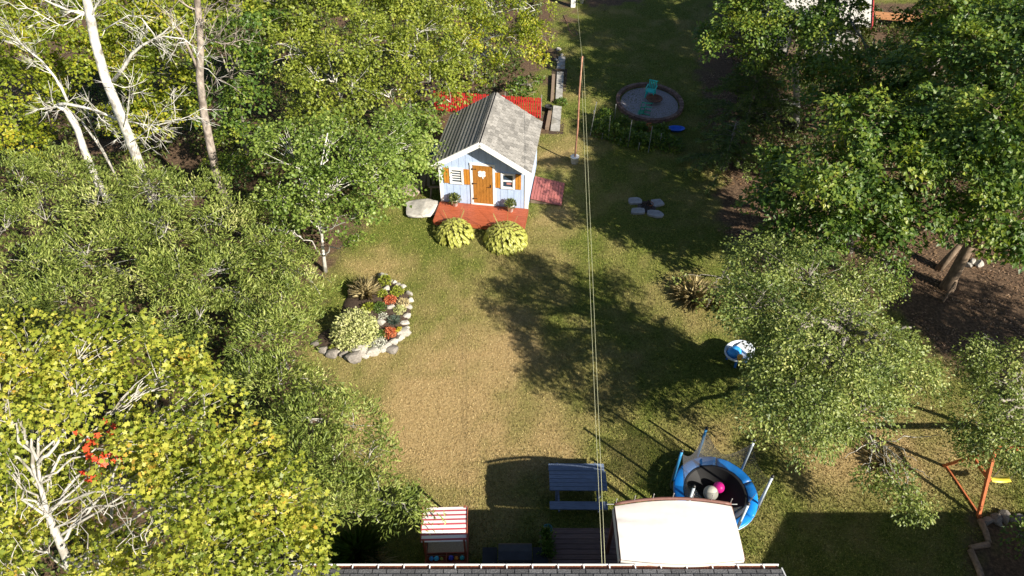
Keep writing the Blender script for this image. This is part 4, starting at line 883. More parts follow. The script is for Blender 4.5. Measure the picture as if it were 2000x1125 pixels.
# ------------------------------------------------------------------ gravel circle with toys
fc = P(1268, 203); RX, RY = 1.72, 1.95
GRAV = M('purple_gravel', (.34,.31,.34), .95, .5, 30, .8)
mb = MB(); mb.lathe([(1.0,0),(.98,.03),(.001,.035)], 40, sx=RX-.15, sy=RY-.15); gravel = mb.build('gravel_circle', GRAV, None, False, loc=fc); tag(gravel, kind='structure')
BRK = M('red_grey_paver', (.2,.125,.105), .9, .35, 6, .3, island=.3)
for course in range(2):
    nbk = 40
    for i in range(nbk):
        a = (i+.5*course)*2*math.pi/nbk; L = 2*math.pi*(RX+RY)/2/nbk
        MB().box((0,0,0), (L-.02, .19, .1)).build('paver', BRK, gravel).matrix_local = Matrix.Translation((RX*math.cos(a), RY*math.sin(a), .06+.105*course)) @ Matrix.Rotation(math.atan2(RY*math.cos(a), -RX*math.sin(a)), 4, 'Z') @ Matrix.Rotation(rnd.uniform(-.04,.04), 4, 'X')
TURQ = M('turquoise_plastic', (.02,.55,.5), .35, .1); TURQ2 = M('green_teal_plastic', (.03,.36,.22), .35, .1)
def chair(loc, rz, lab, mat, tip=False):
    e = empty('toy_chair', loc, lab, 'chair', 'plastic chairs in the gravel circle', rz)
    if tip: e.rotation_euler = (math.radians(-88), 0, rz); e.location.z += .26
    for x in (-.2, .2):
        for y in (-.2, .2): MB().bar((x*1.15, y*1.15, 0), (x, y, .34), .045).build('leg', mat, e)
    MB().box((0,0,.36), (.48,.46,.035)).build('seat', mat, e)
    bk = MB()
    for k in range(5): bk.bar((-.18+.09*k, .22, .38), (-.19+.095*k, .32, .78), .05, .02, (0,1,0))
    bk.bar((-.24, .325, .8), (.24, .325, .8), .06, .03); bk.build('backrest', mat, e)
    for x in (-.25, .25): MB().bar((x, -.2, .55), (x, .27, .57), .05, .03).bar((x, -.18, .36), (x, -.18, .55), .04).build('armrest', mat, e)
chair(fc+Vector((.15,.75,.035)), -.4, 'turquoise plastic chair standing in the gravel circle', TURQ)
chair(P(1272, 226, .035)+Vector((0,.2,0)), 1.3, 'turquoise plastic chair tipped over on the gravel', TURQ2, True)
e = empty('fire_bowl', fc+Vector((.25,.1,.035)), 'rusty low fire bowl in the middle of the gravel circle', 'fire bowl')
MB().lathe([(.2,.12),(.42,.24),(.45,.24),(.45,.27),(.4,.26),(.18,.16),(.001,.15)], 18).build('bowl', M('rust_iron', (.16,.07,.04), .8, .4), e, True)
for k in range(3): MB().bar((.36*math.cos(k*2.1), .36*math.sin(k*2.1), 0), (.26*math.cos(k*2.1), .26*math.sin(k*2.1), .2), .03).build('leg', BLACK, e)
e = empty('blue_ball', P(1320, 256), 'blue plastic sled tub at the edge of the vegetable bed', 'sled')
MB().lathe([(.001,.02),(.3,.03),(.42,.16),(.45,.18),(.4,.17),(.28,.06),(.001,.05)], 18, sx=1, sy=.6).build('shell', M('blue_toy', (.02,.12,.65), .35), e, True); e.name = 'sled'
# stakes + vegetables
STM = M('galvanised_stake', (.32,.33,.33), .5, .2, metal=.5)
for i, (bx, by, tx, ty) in enumerate([(1152,266,1165,201),(1158,250,1160,217),(1188,273,1192,228),(1200,237,1203,205),(1226,288,1234,236),(1266,298,1274,249),(1175,272,1177,262),(1208,284,1212,272),(1246,295,1249,280),(1288,288,1292,262)]):
    b_ = P(bx, by); t_ = PY(tx, ty, b_.y); h_ = t_.z
    e = empty('garden_stake', b_, 'thin metal stake standing in the vegetable bed', 'stake', 'stakes of the vegetable bed')
    MB().tube([(0,0,-.1), (t_.x-b_.x, 0, h_)], .018, 5).build('rod', STM, e); MB().lathe([(.026,0),(.026,.05),(.001,.06)], 8, c=(t_.x-b_.x, 0, h_-.01)).build('cap', STM, e)
for i, (x, y, r, h) in enumerate([(1175,262,.55,.9),(1200,270,.5,.8),(1225,280,.5,.8),(1215,250,.45,.6),(1250,285,.5,.7),(1180,240,.45,.8),(1280,282,.6,.7),(1310,290,.6,.6),(1250,258,.4,.5),(1290,262,.4,.5)]):
    plant('vegetable_plant', 'bushy dark green vegetable plant among the metal stakes', 'plant', x, y, r, h, LF_DRK, 520, .14, .09, seed=50+i, group='vegetable plants among the stakes', z=0)
e = plant('flower', 'red and white flower in the vegetable bed', 'flower', 1265, 258, .16, .5, SED, 60, .09, .06, seed=70, z=0)

# ------------------------------------------------------------------ flat stones round a campfire
cf = P(1263, 404); e = empty('campfire', cf, 'small dark campfire heap between flat pale stones', 'campfire')
lg = MB()
for i in range(9):
    a = i*.7; lg.tube([(.3*math.cos(a), .3*math.sin(a), .03), (.02, .02, .22+.02*i)], .03, 6)
lg.build('charred_logs', M('charred', (.035,.025,.022), .9, .5), e); MB().lathe([(.42,0),(.36,.05),(.001,.07)], 14).build('ash', M('ash', (.07,.06,.06), .95), e)
MB().tube([(.15*math.cos(k*.5)+.12, .15*math.sin(k*.5), .18) for k in range(13)], .02, 5).build('grate', M('rusty_grate', (.3,.1,.05), .7), e)
FSM = M('blue_grey_flagstone', (.3,.3,.32), .85, .2, 4, .3)
for i, (x, y, l, w_) in enumerate([(1240,394,.3,.24),(1246,414,.34,.2),(1279,419,.36,.22),(1283,398,.3,.26)]):
    b_ = P(x, y); k = 9; rr = random.Random(i); pol = [((l*abs(math.cos(a))**.6*math.copysign(1, math.cos(a)))*rr.uniform(.85,1.1), (w_*abs(math.sin(a))**.6*math.copysign(1, math.sin(a)))*rr.uniform(.85,1.1)) for a in [q*2*math.pi/k for q in range(k)]]
    o = MB().prism(pol, 2, 0, .09).build('flat_stone', FSM, None, False, loc=b_); o.rotation_euler = (0,0,-.25 if i == 2 else .1*i); tag(o, 'flat pale stone laid beside the campfire heap', 'stone', 'flat stones round the campfire')

# scruffy dry brush on the lawn edge
b_ = P(1355, 575); plant('dry_brush', 'scruffy tan dead brush at the lawn edge by the apple tree', 'brush', 1355, 580, 1.0, .7, TAN, 620, .7, .014, mode='fan', seed=80, z=0)
plant('dry_brush', 'second lower tuft of tan dead brush near the apple tree', 'brush', 1400, 590, .8, .5, TAN, 420, .55, .014, mode='fan', seed=81, z=0)
plant('dry_brush', 'dry tan twiggy tuft under the half bare sapling', 'brush', 1725, 905, .7, .45, TAN, 360, .5, .012, mode='fan', seed=82, z=0)
plant('ornamental_grass', 'dark long leaved grass clump in the house shade', 'grass tuft', 700, 1082, .65, .75, MND, 420, .75, .024, mode='fan', seed=83, z=0)
plant('ornamental_grass', 'smaller reddish brown grass clump against the house', 'grass tuft', 735, 1098, .5, .4, TAN, 220, .45, .02, mode='fan', seed=84, z=0)
plant('broad_leaf_plant', 'broad leaved plant left of the dark grass clump', 'plant', 655, 1078, .32, .35, MND, 60, .26, .14, seed=85, z=0)

# ------------------------------------------------------------------ picnic table
PB = M('slate_blue_paint', (.13,.17,.26), .6, .22, 7, .1, stretch=(.6,5,5), island=.1)
pl, pr_ = P(1074, 958, .74), P(1187, 957, .74); ptw = (pr_-pl).length
y_far = P(1100, 920, .74).y; depth = y_far-pl.y
pc = Vector(((pl.x+pr_.x)/2, pl.y+depth/2, 0)); TWd = ptw
e = empty('picnic_table', pc, 'slate blue wooden picnic table with two benches on the lawn', 'picnic table', rz=math.radians(-.5))
n = 5; pw = depth/n
for i in range(n): MB().box((0, -depth/2+(i+.5)*pw, .725), (TWd, pw-.012, .035)).build('tabletop_plank', PB, e)
for s in (-1, 1): 
    MB().box((0, s*(depth/2+.31), .43), (TWd, .25, .04)).build('bench', PB, e)
    MB().box((s*TWd*.34, 0, .69), (.08, depth-.05, .04)).build('cleat', PB, e); MB().box((s*TWd*.34, 0, .385), (.05, depth+.95, .09)).build('bench_support', PB, e)
    for k in (-1, 1): MB().bar((s*TWd*.34+.045*s, k*(depth/2+.1), 0), (s*TWd*.34+.045*s, k*.2, .69), .04, .1, (1,0,0)).build('leg', PB, e)

# ------------------------------------------------------------------ house roof in the foreground
EH = 2.85; ev = P(1000, 1113, EH); EY = ev.y; SLP = .394
hx0, hx1 = -5.3, P(1524, 1110, EH).x
hs = empty('house', (0, EY-.6, 0), 'house roof edge with grey shingles and white gutter', 'house')
cs = math.cos(math.atan(SLP)); sn = math.sin(math.atan(SLP))
def hl(v): return (v[0], v[1]-(EY-.6), v[2])
mb = MB(); mb.prism([hl_ for hl_ in [(-8.6, 0), (0, 0), (0, 2.55), (-4.3, 2.55+4.3*SLP), (-8.6, 2.55)]], 0, hx0+.3, hx1-.3)
mb.build('wall', M('house_siding', (.55,.53,.48), .8), hs)
def hr(s, x, up): return (x, .6-s*cs-sn*up*(-1)*-1, EH+s*sn+cs*up)
rl = 4.9/cs
mb = MB(); mb.add([hr(s, x, u) for u in (-.05, 0) for s, x in ((0, hx0), (0, hx1), (rl, hx1), (rl, hx0))], [(3,2,1,0),(4,5,6,7),(0,1,5,4),(1,2,6,5),(2,3,7,6),(3,0,4,7)])
yr = .6-rl*cs; zr = EH+rl*sn
mb.add([(x, yr-k*4.9, zr-k*4.9*SLP+u) for u in (-.05, 0) for k, x in ((0, hx0), (0, hx1), (1, hx1), (1, hx0))], [(3,2,1,0),(4,5,6,7),(0,1,5,4),(1,2,6,5),(2,3,7,6),(3,0,4,7)])
hroof = mb.build('roof', M('roof_felt', (.05,.05,.052), .95), hs)
tw_ = .335
for r_ in range(4):
    for c in range(int((hx1-hx0)/tw_)+2):
        x0 = max(hx0, hx0+(c-.5*(r_ % 2))*tw_+.011); x1 = min(hx1+.01, hx0+(c+1-.5*(r_ % 2))*tw_-.011)
        if x1-x0 < .04: continue
        s0, s1 = -.02+r_*.145, -.02+(r_+1)*.145+.02
        MB().add([hr(s, x, u+k) for k in (0, .012) for s, x, u in ((s0, x0, .028), (s0, x1, .028), (s1, x1, .002), (s1, x0, .002))], [(3,2,1,0),(4,5,6,7),(0,1,5,4),(1,2,6,5),(2,3,7,6),(3,0,4,7)]).build('shingle', SHING_D, hroof)
gt = MB(); gy0, gy1 = .6+.015, .6+.135
gprof = [(gy0, EH-.02), (gy0, EH-.13), (gy1-.02, EH-.13), (gy1+.004, EH-.02), (gy1+.018, EH-.02), (gy1+.018, EH-.035), (gy1-.005, EH-.15), (gy0-.012, EH-.15), (gy0-.012, EH-.02)]
gt.prism(gprof, 0, hx0, hx1); gut = gt.build('gutter', WHITE, hs)
MB().box(((hx0+hx1)/2, (gy0+gy1)/2-.003, EH-.06), (hx1-hx0-.04, .106, .012)).build('leaf_debris', M('gutter_litter', (.16,.06,.035), .9, .5, 20, .5), gut)
k = 0; x = hx0+.3
while x < hx1: MB().box((x, (gy0+gy1)/2+.004, EH-.012), (.026, .135, .012)).build('hanger', WHITE, gut); x += .61
MB().bar((hx1+.035, .62, EH-.05), (hx1+.035, .62-4.9, EH-.05+4.9*SLP), .03, .14).build('rake_board', WHITE, hs)
# garage beside the house: only its shadow reaches the picture
gh = 3.6; gY = 10.14-gh*SUN_DY; gX = 8.1-gh*SUN_DX
e = empty('garage', (gX, gY, 0), 'garage whose roof shades the lawn beside the swing frame', 'garage')
MB().prism([(-6, 0), (-.4, 0), (-.4, gh-.05), (-3.2, gh-.15+3.0*SLP), (-6, gh-.05)], 0, .3, 11.7).build('wall', M('garage_siding', (.5,.48,.45), .8), e)
rf = MB()
for a_, b_ in (((0, gh), (-3.2, gh+3.2*SLP)), ((-3.2, gh+3.2*SLP), (-6.4, gh))):
    rf.add([(x, y, z+u) for u in (-.06, 0) for x, (y, z) in ((0, a_), (12, a_), (12, b_), (0, b_))], [(3,2,1,0),(4,5,6,7),(0,1,5,4),(1,2,6,5),(2,3,7,6),(3,0,4,7)])
rf.build('roof', SHING_D, e)
MB().box((6, -.38, 1.05), (.9, .04, 2.1)).build('door', WHITE, e)

# ------------------------------------------------------------------ house deck, planter, grill
DZ = .38; dl, dr_ = P(1056, 1033, DZ), P(1216, 1033, DZ)
y0 = EY-.4; dp = dl.y-y0; DKW = 3.9
COMP = M('brown_composite', (.15,.095,.085), .7, .25, 6, .1, stretch=(.5,5,5), island=.15)
hd = empty('house_deck', (dl.x, y0, 0), 'brown plank deck against the house under the canopy', 'deck')
npk = int(dp/.145); pw = dp/npk
for i in range(npk): MB().box((DKW/2, (i+.5)*pw, DZ-.016), (DKW, pw-.016, .032)).build('plank', COMP, hd)
MB().box((DKW/2, dp+.014, DZ-.11), (DKW, .025, .22)).build('fascia_board', COMP, hd); MB().box((-.015, dp/2, DZ-.11), (.025, dp, .22)).build('fascia_board', COMP, hd)
for x in (.15, DKW/2, DKW-.15):
    for y in (.2, dp-.15): MB().box((x, y, .09), (.1, .1, .4)).build('post', WOOD_GREY, hd)
bucket(P(1069, 1041, DZ+.002), .13, .28, 'small teal pot on the deck corner', 'flower pot', False, M('teal_glaze', (.02,.13,.16), .3), 'flower_pot')
bx = P(1067, 1085, DZ+.002)
e = empty('planter_box', bx, 'narrow planter of yellowish plants along the deck edge', 'planter'); MB().box((0,.15,.14), (.26,.8,.28)).build('box', BK_BROWN, e)
rg = np.random.default_rng(4); n = 700; pos = np.stack([rg.normal(size=n)*.09, .15+rg.uniform(-.4,.4,n), .28+.3*rg.random(n)], -1)
link('foliage', leaf_mesh('foliage', pos, rg.normal(size=(n,3))*.5+np.array([0,0,.8]), np.array([0,0,.6])+rg.normal(size=(n,3))*.6, .1+.06*rg.random(n), .035+.02*rg.random(n), 'oval', MND), e)
# grill under cover
gb = P(1006, 1082, .9); e = empty('covered_grill', (gb.x, gb.y-.05, 0), 'black covered barbecue grill in the house shade', 'grill')
CV = M('dark_cover', (.014,.014,.016), .55, .3, 5, .3)
hood = [(-.32,.75),(-.32,.98),(-.22,1.12),(0,1.17),(.22,1.12),(.32,.98),(.32,.75)]
MB().prism(hood, 0, -.45, .45).build('hood', M('navy_cover', (.025,.026,.034), .5, .3, 5, .3), e, False)
MB().box((0,0,.44), (.86,.58,.62)).build('cabinet', CV, e)
for s in (-1, 1): MB().box((s*.68, 0, .85), (.4,.5,.05)).build('side_shelf', CV, e); MB().bar((s*.7,-.2,.83), (s*.45,-.2,.45), .03).build('bracket', CV, e)
for sx in (-1, 1):
    for sy in (-1, 1): MB().lathe([(.06,0),(.06,.14)], 10, c=(sx*.36, sy*.22, 0)).build('wheel', BLACK, e)
MB().tube([(-.35,-.36,.9), (.35,-.36,.9)], .018, 6).build('handle', STM, e)

# ------------------------------------------------------------------ canopy
CH = 2.9
cl, cr = P(1201, 988, CH), P(1429, 988, CH); cnY = P(1222, 1092, CH).y
CW = cr.x-cl.x; CD = cl.y-cnY
FAB = M('cream_canvas', (.66,.62,.585), .85, .05, 3)
FRM = M('brown_steel', (.16,.075,.06), .5, .2)
e = empty('canopy', (cl.x, cnY, DZ), 'cream fabric canopy on a brown steel frame over the deck', 'canopy')
nx_, ny_ = 30, 18; v = []; H0 = CH-DZ
for j in range(ny_+1):
    for i in range(nx_+1):
        u, w_ = i/nx_, j/ny_; bow = 4*u*(1-u)
        wr = .022*math.sin(w_*22+2*math.sin(u*4)+.6*math.sin(u*9))*max(0, 1-u*1.9)**1.3*(.4+.6*math.sin(w_*7)**2)+.004*math.sin(w_*40+u*9)
        v.append((u*CW, w_*CD+bow*(.13*w_-.13*(1-w_)), H0-.02+.10*math.sin(math.pi*w_)*.6+.05*bow+wr))
fq = [(j*(nx_+1)+i, j*(nx_+1)+i+1, (j+1)*(nx_+1)+i+1, (j+1)*(nx_+1)+i) for j in range(ny_) for i in range(nx_)]
# thickness
nv = len(v); v2 = v+[(a, b_, c-.012) for a, b_, c in v]; fq2 = fq+[tuple(q+nv for q in reversed(f)) for f in fq]
MB().add(v2, fq2).build('fabric', FAB, e, True)
va = MB()
for i in range(nx_):
    u0, u1 = i/nx_, (i+1)/nx_; g = lambda u: (u*CW, -4*u*(1-u)*.13-.01, H0-.03+.05*4*u*(1-u))
    a_, b_ = g(u0), g(u1); va.add([a_, b_, (b_[0], b_[1]-.02, H0-.24), (a_[0], a_[1]-.02, H0-.24)], [(0,1,2,3)])
va.build('valance', FAB, e, True)
MB().add([(-.012,0,H0-.03), (-.012,CD,H0-.03), (-.05,CD,H0-.24), (-.05,0,H0-.24)], [(0,1,2,3)]).build('valance', FAB, e)
MB().add([(CW+.012,0,H0-.03), (CW+.012,CD,H0-.03), (CW+.05,CD,H0-.24), (CW+.05,0,H0-.24)], [(0,1,2,3)]).build('valance', FAB, e)
rail = [(u*CW/16, CD+.045+4*(u/16)*(1-u/16)*.13, H0+.01+.05*4*(u/16)*(1-u/16)) for u in range(17)]
MB().tube(rail, .04, 8).build('far_rail', FRM, e, True)
MB().tube([(0,0,H0-.05), (0,CD,H0-.05)], .03, 6).build('side_rail', FRM, e); MB().tube([(CW,0,H0-.05), (CW,CD,H0-.05)], .03, 6).build('side_rail', FRM, e)
for k, u in enumerate((0.01, .17, .33, .5, .67, .83, .99)):
    x = u*CW; y = CD+.05+4*u*(1-u)*.13; z = H0+.03+.05*4*u*(1-u)
    MB().tube([(x, y, z-.05), (x, y, z+.2)], .01, 5).lathe([(.001,0),(.018,.015),(.001,.04)], 6, c=(x, y, z+.2)).build('finial', M('grey_rod', (.3,.28,.27), .5), e)
MB().tube([(-.2,CD+.045,H0+.0), (.1,CD+.045,H0+.0)], .012, 5).build('rod_end', STM, e); MB().tube([(CW-.1,CD+.045,H0+.0), (CW+.15,CD+.045,H0+.0)], .012, 5).build('rod_end', STM, e)
for x in (.04, CW-.04):
    for y in (.05, CD-.02): MB().box((x, y, (H0-.06)/2), (.09, .09, H0-.06)).build('post', FRM, e)
# bench under the canopy
CED = M('cedar', (.3,.13,.06), .6, .3, 8, stretch=(.6,5,5))
e = empty('wooden_bench', (cl.x+.35, cnY+.6, DZ), 'cedar slat bench under the cream canopy', 'bench')
for i in range(4): MB().box((.28, -.4+i*.0, .42), (.0001+.0, .0001, .0001)) if False else MB().box((.06+i*.12, 0, .43), (.105, 1.2, .03)).build('seat_slat', CED, e)
for i in range(4): MB().box((-.03-.02*i, 0, .55+i*.11), (.025, 1.2, .09)).build('back_slat', CED, e)
for y in (-.5, .5):
    MB().box((.03, y, .21), (.06,.06,.41)).box((.44, y, .21), (.06,.06,.41)).build('leg', CED, e); MB().bar((-.0, y, .4), (-.13, y, 1.0), .05).build('back_post', CED, e)

# ------------------------------------------------------------------ sandbox with striped roof
sb = P(873, 1092, .0); SBW = 1.16
sb.y = P(873, 1100, .2).y+.1
e = empty('sandbox', (sb.x, sb.y+.46, 0), 'red cedar sandbox with striped gable canopy and toys', 'sandbox', rz=math.radians(1.5))
SBR = M('red_cedar', (.26,.07,.04), .6, .3, 8)
STR, t, b_ = new_mat('red_white_stripes'); tc = N(t, 'ShaderNodeTexCoord'); sx_ = N(t, 'ShaderNodeSeparateXYZ'); t.links.new(tc.outputs['Object'], sx_.inputs[0])
mm = N(t, 'ShaderNodeMath', operation='MULTIPLY'); mm.inputs[1].default_value = 1/.137; t.links.new(sx_.outputs['Y'], mm.inputs[0])
fr_ = N(t, 'ShaderNodeMath', operation='FRACT'); t.links.new(mm.outputs[0], fr_.inputs[0]); gt_ = N(t, 'ShaderNodeMath', operation='GREATER_THAN'); gt_.inputs[1].default_value = .6; t.links.new(fr_.outputs[0], gt_.inputs[0])
t.links.new(mix(t, gt_.outputs[0], (.75,.70,.70), (.38,.06,.08)), b_.inputs['Base Color']); b_.inputs['Roughness'].default_value = .8
hb_ = SBW/2; BZ = .26
for s in (-1, 1):
    MB().box((s*hb_, 0, BZ/2), (.03, SBW-.03, BZ)).build('side_board', SBR, e); MB().box((0, s*(hb_), BZ/2), (SBW+.03, .03, BZ)).build('end_board', SBR, e)
    for k in (-1, 1): MB().box((s*(hb_-.04), k*(hb_-.1), .72), (.05,.05,1.4)).build('post', SBR, e)
MB().box((0,.1,.14), (SBW-.06, SBW-.3, .12)).build('sand', M('sand', (.36,.29,.21), .95, .2, 25, .5), e)
MB().box((0,-hb_+.14,BZ-.1), (SBW-.06, .24, .03)).build('toy_tray', SBR, e); MB().box((0,-hb_+.27,BZ-.02), (SBW-.04, .025, .14)).build('tray_rail', SBR, e)
for i, u in enumerate((-.0,)): MB().box((u, -hb_+.14, BZ-.03), (.025,.24,.12)).build('tray_divider', SBR, e)
RZ, EZ = 1.42, 1.36; EYY = hb_*.86
for s in (-1, 1):
    MB().add([(-hb_-.02,0,RZ), (hb_+.02,0,RZ), (hb_+.02,s*EYY,EZ), (-hb_-.02,s*EYY,EZ), (-hb_-.02,0,RZ-.02), (hb_+.02,0,RZ-.02), (hb_+.02,s*EYY,EZ-.02), (-hb_-.02,s*EYY,EZ-.02)], [(0,1,2,3),(7,6,5,4),(0,1,5,4),(1,2,6,5),(2,3,7,6),(3,0,4,7)]).build('canopy', STR, e)
    for k in (-1, 1): MB().bar((k*(hb_+.035), 0, RZ), (k*(hb_+.035), s*EYY, EZ), .025, .05).build('canopy_rail', SBR, e)
for s in (-1, 1): MB().box((s*(hb_-.04), 0, RZ-.08), (.045, EYY*1.6, .05)).build('cross_rail', SBR, e)
tr = e
TOY = [('blue toy ball in the left tray of the sandbox', (.03,.25,.6), -.42, .07), ('pale blue toy ball in the sandbox tray', (.05,.4,.65), -.28, .075), ('yellow green toy cup in the sandbox tray', (.4,.4,.1), -.14, .05), ('dark blue toy ball in the right sandbox tray', (.04,.05,.4), .12, .08), ('orange toy ball in the right sandbox tray', (.6,.25,.04), .27, .06), ('turquoise toy ball at the end of the sandbox tray', (.03,.35,.4), .43, .07)]
for lab, c, x, r in TOY:
    p_ = Vector((sb.x, sb.y+.46, 0))+Matrix.Rotation(math.radians(1.5), 3, 'Z') @ Vector((x, -hb_+.14, BZ-.085+r))
    o = MB().lathe([(.001,-r),(r*.7,-r*.7),(r,0),(r*.7,r*.7),(.001,r)], 12).build('toy', M('toy_'+str(x), c, .4, .05), None, True, loc=p_); tag(o, lab, 'toy')

# ------------------------------------------------------------------ trampoline
tcn = P(1397, 962, .55); TR = 1.2
e = empty('trampoline', (tcn.x, tcn.y, 0), 'round trampoline with blue pad and sagging black net', 'trampoline')
BP = M('blue_pad', (.01,.22,.72), .35, .08, 3, spec=.5); MATM = M('jump_mat', (.018,.018,.02), .6, .2, 30)
prof = [(TR-.27,.545),(TR-.25,.575),(TR-.03,.59),(TR+.02,.56),(TR-.03,.53),(TR-.25,.53)]
for s in range(6):
    a0, a1 = s*math.pi/3+.013+.3, (s+1)*math.pi/3-.013+.3; m_ = MB(); v = []; ns = 10
    for i in range(ns+1):
        a = a0+(a1-a0)*i/ns
        v += [(r*math.cos(a), r*math.sin(a), z+.008*math.sin(i*1.9)) for r, z in prof]
    k = len(prof); fs2 = [(i*k+j, i*k+(j+1) % k, (i+1)*k+(j+1) % k, (i+1)*k+j) for i in range(ns) for j in range(k)]+[tuple(range(k)), tuple(ns*k+j for j in range(k-1,-1,-1))]
    m_.add(v, fs2).build('pad', BP, e, True)
MB().lathe([(TR-.26,.535),(TR-.3,.54),(.7,.515),(.001,.5)], 40).build('jumping_mat', MATM, e, True)
MB().tube([(TR*math.cos(i*.1309), TR*math.sin(i*.1309), .5) for i in range(49)], .025, 6).build('frame_ring', STM, e, True)
NETM, t, b_ = new_mat('black_net'); b_.inputs['Base Color'].default_value = (.07,.07,.072,1); tp = N(t, 'ShaderNodeBsdfTransparent'); mx = N(t, 'ShaderNodeMixShader'); mx.inputs[0].default_value = .55
t.links.new(tp.outputs[0], mx.inputs[1]); t.links.new(b_.outputs[0], mx.inputs[2]); t.links.new(mx.outputs[0], t.nodes['Material Output'].inputs[0])
PM = M('pale_pole_sleeve', (.5,.58,.66), .4, .12, 5); PMB = M('blue_pole_sleeve', (.05,.3,.62), .4, .15, 5)
ang = []
for k, (tx, ty, mt) in enumerate([(1340,884,PMB),(1388,852,PMB),(1457,875,PM),(1494,928,PM),(1449,963,PM),(1375,938,PM)]):
    ph = 2.05; p_ = P(tx, ty, ph); a = math.atan2(p_.y-tcn.y, p_.x-tcn.x); ang.append(a)
    x, y = (TR+.04)*math.cos(a), (TR+.04)*math.sin(a)
    MB().tube([(x, y, .5), (x, y, ph)], .04, 8).build('net_pole', mt, e, True)
    MB().lathe([(.045,0),(.045,.06),(.001,.09)], 8, c=(x, y, ph)).build('pole_cap', BLACK, e)
    MB().tube([(x*1.03, y*1.03, 1.2), (x*1.03, y*1.03, .25), (x*.98, y*.98, .0)], .022, 6).build('leg', STM, e)
aa = sorted(range(6), key=lambda i: -ang[i] % (2*math.pi))
def net(a0, a1, top0, top1, mid, pull=.85):
    m_ = MB(); v = []; ns, nh = 12, 6
    for i in range(ns+1):
        u = i/ns; a = a0+(a1-a0)*u; s = 4*u*(1-u); zt = top0*(1-u)+top1*u-mid*s; r = TR*(1-(1-pull)*s)
        for j in range(nh+1):
            q = j/nh; rr_ = (TR-.28)*(1-q)+r*q; v.append((rr_*math.cos(a), rr_*math.sin(a), .56+(zt-.56)*q))
    m_.add(v, [(i*(nh+1)+j, i*(nh+1)+j+1, (i+1)*(nh+1)+j+1, (i+1)*(nh+1)+j) for i in range(ns) for j in range(nh)])
    m_.build('net', NETM, e, True)
srt = sorted(ang)
for i in range(6):
    a0 = srt[i]; a1 = srt[(i+1) % 6]+(2*math.pi if i == 5 else 0)
    net(a0, a1, 1.95, 1.95, [.35,.5,.3,.7,.55,.4][i], [.9,.8,.9,.75,.85,.9][i])
def ball(px, py, r, lab, mat, z=.53):
    p_ = P(px, py, z+r); bl_ = MB()
    prof_ = [(max(.001, r*math.sin(k*math.pi/12)), -r*math.cos(k*math.pi/12)) for k in range(13)]
    o = bl_.lathe(prof_, 24).build('ball', mat, None, True, loc=p_); tag(o, lab, 'ball')
ball(1388, 963, .215, 'pale grey exercise ball lying on the trampoline mat', M('grey_ball', (.42,.41,.36), .5, .08))
ball(1404, 952, .165, 'bright pink ball lying on the trampoline mat', M('pink_ball', (.75,.02,.3), .4, .05))

# ------------------------------------------------------------------ blue toy at the apple tree
p_ = P(1438, 704); e = empty('water_table', p_, 'round blue and white plastic play table at the edge of the apple tree shade', 'play table', rz=.5)
MB().lathe([(.3,.4),(.42,.42),(.46,.5),(.46,.56),(.42,.55),(.39,.47),(.001,.46)], 20, sx=1.25).build('basin', M('blue_white_plastic', (.55,.6,.68), .35), e, True)
for i in range(4): MB().bar((.36*math.cos(i*1.571+.78), .3*math.sin(i*1.571+.78), 0), (.32*math.cos(i*1.571+.78), .26*math.sin(i*1.571+.78), .44), .07).build('leg', M('blue_leg', (.03,.15,.5), .4), e)
MB().lathe([(.3,.47),(.24,.62),(.16,.7),(.001,.72)], 14, c=(-.2,.05,0), sy=.8).build('slide_dome', M('bright_blue_plastic', (.04,.3,.75), .35), e, True)
MB().lathe([(.08,.56),(.1,.72),(.001,.74)], 12, c=(-.3,-.3,0)).build('cup', M('orange_plastic', (.6,.3,.04), .4), e, True)
MB().box((.25,.0,.53), (.34,.5,.06), Matrix.Rotation(.2,3,'Z')).build('tray', M('pale_plastic', (.6,.63,.68), .4), e)

# ------------------------------------------------------------------ swing frame
f1, f2 = P(1911, 1012), P(1842, 909); mid = (f1+f2)/2; ap = PY(1943, 878, mid.y+.05)
ORW = M('orange_brown_timber', (.4,.12,.045), .6, .28, 6)
e = empty('swing_frame', mid, 'orange brown timber A-frame of a swing set', 'swing set')
L_ = lambda v: Vector(v)-mid
MB().bar(L_(f1)-Vector((0,0,.05)), L_(ap), .085).build('leg', ORW, e); MB().bar(L_(f2)-Vector((0,0,.05)), L_(ap), .085).build('leg', ORW, e)
MB().bar(L_(f1)+Vector((.06,0,.05)), L_(f2)+Vector((.06,0,.03)), .045).build('ground_rail', ORW, e)
a_ = L_(f1).lerp(L_(ap), .55)+Vector((.08,0,0)); b_ = L_(f2).lerp(L_(ap), .55)+Vector((.08,0,0)); MB().bar(a_, b_, .05, .12).build('cross_brace', ORW, e)
MB().bar(a_.lerp(b_, .2), L_(ap)-Vector((-.06,0,.2)), .05, .09).build('diagonal_brace', ORW, e)
MB().bar(L_(ap)+Vector((-.15,0,.05)), L_(ap)+Vector((4.2,0,.05)), .1, .15).build('top_beam', ORW, e)
fr2 = L_(ap)+Vector((4.1,0,0))
MB().bar(fr2, Vector((fr2.x, L_(f1).y, -.05)), .1).build('leg', ORW, e); MB().bar(fr2, Vector((fr2.x, L_(f2).y, -.05)), .1).build('leg', ORW, e)
sp_ = L_(P(1954, 940, .55)); sp_.y = L_(ap).y
YEL = M('yellow_plastic', (.75,.62,.06), .4, .05)
sw = MB(); v = []
for i in range(9):
    x = -.28+.07*i; z = .06*(abs(i-4)/4)**2
    v += [(x, -.09, z), (x, .09, z), (x, -.09, z-.02), (x, .09, z-.02)]
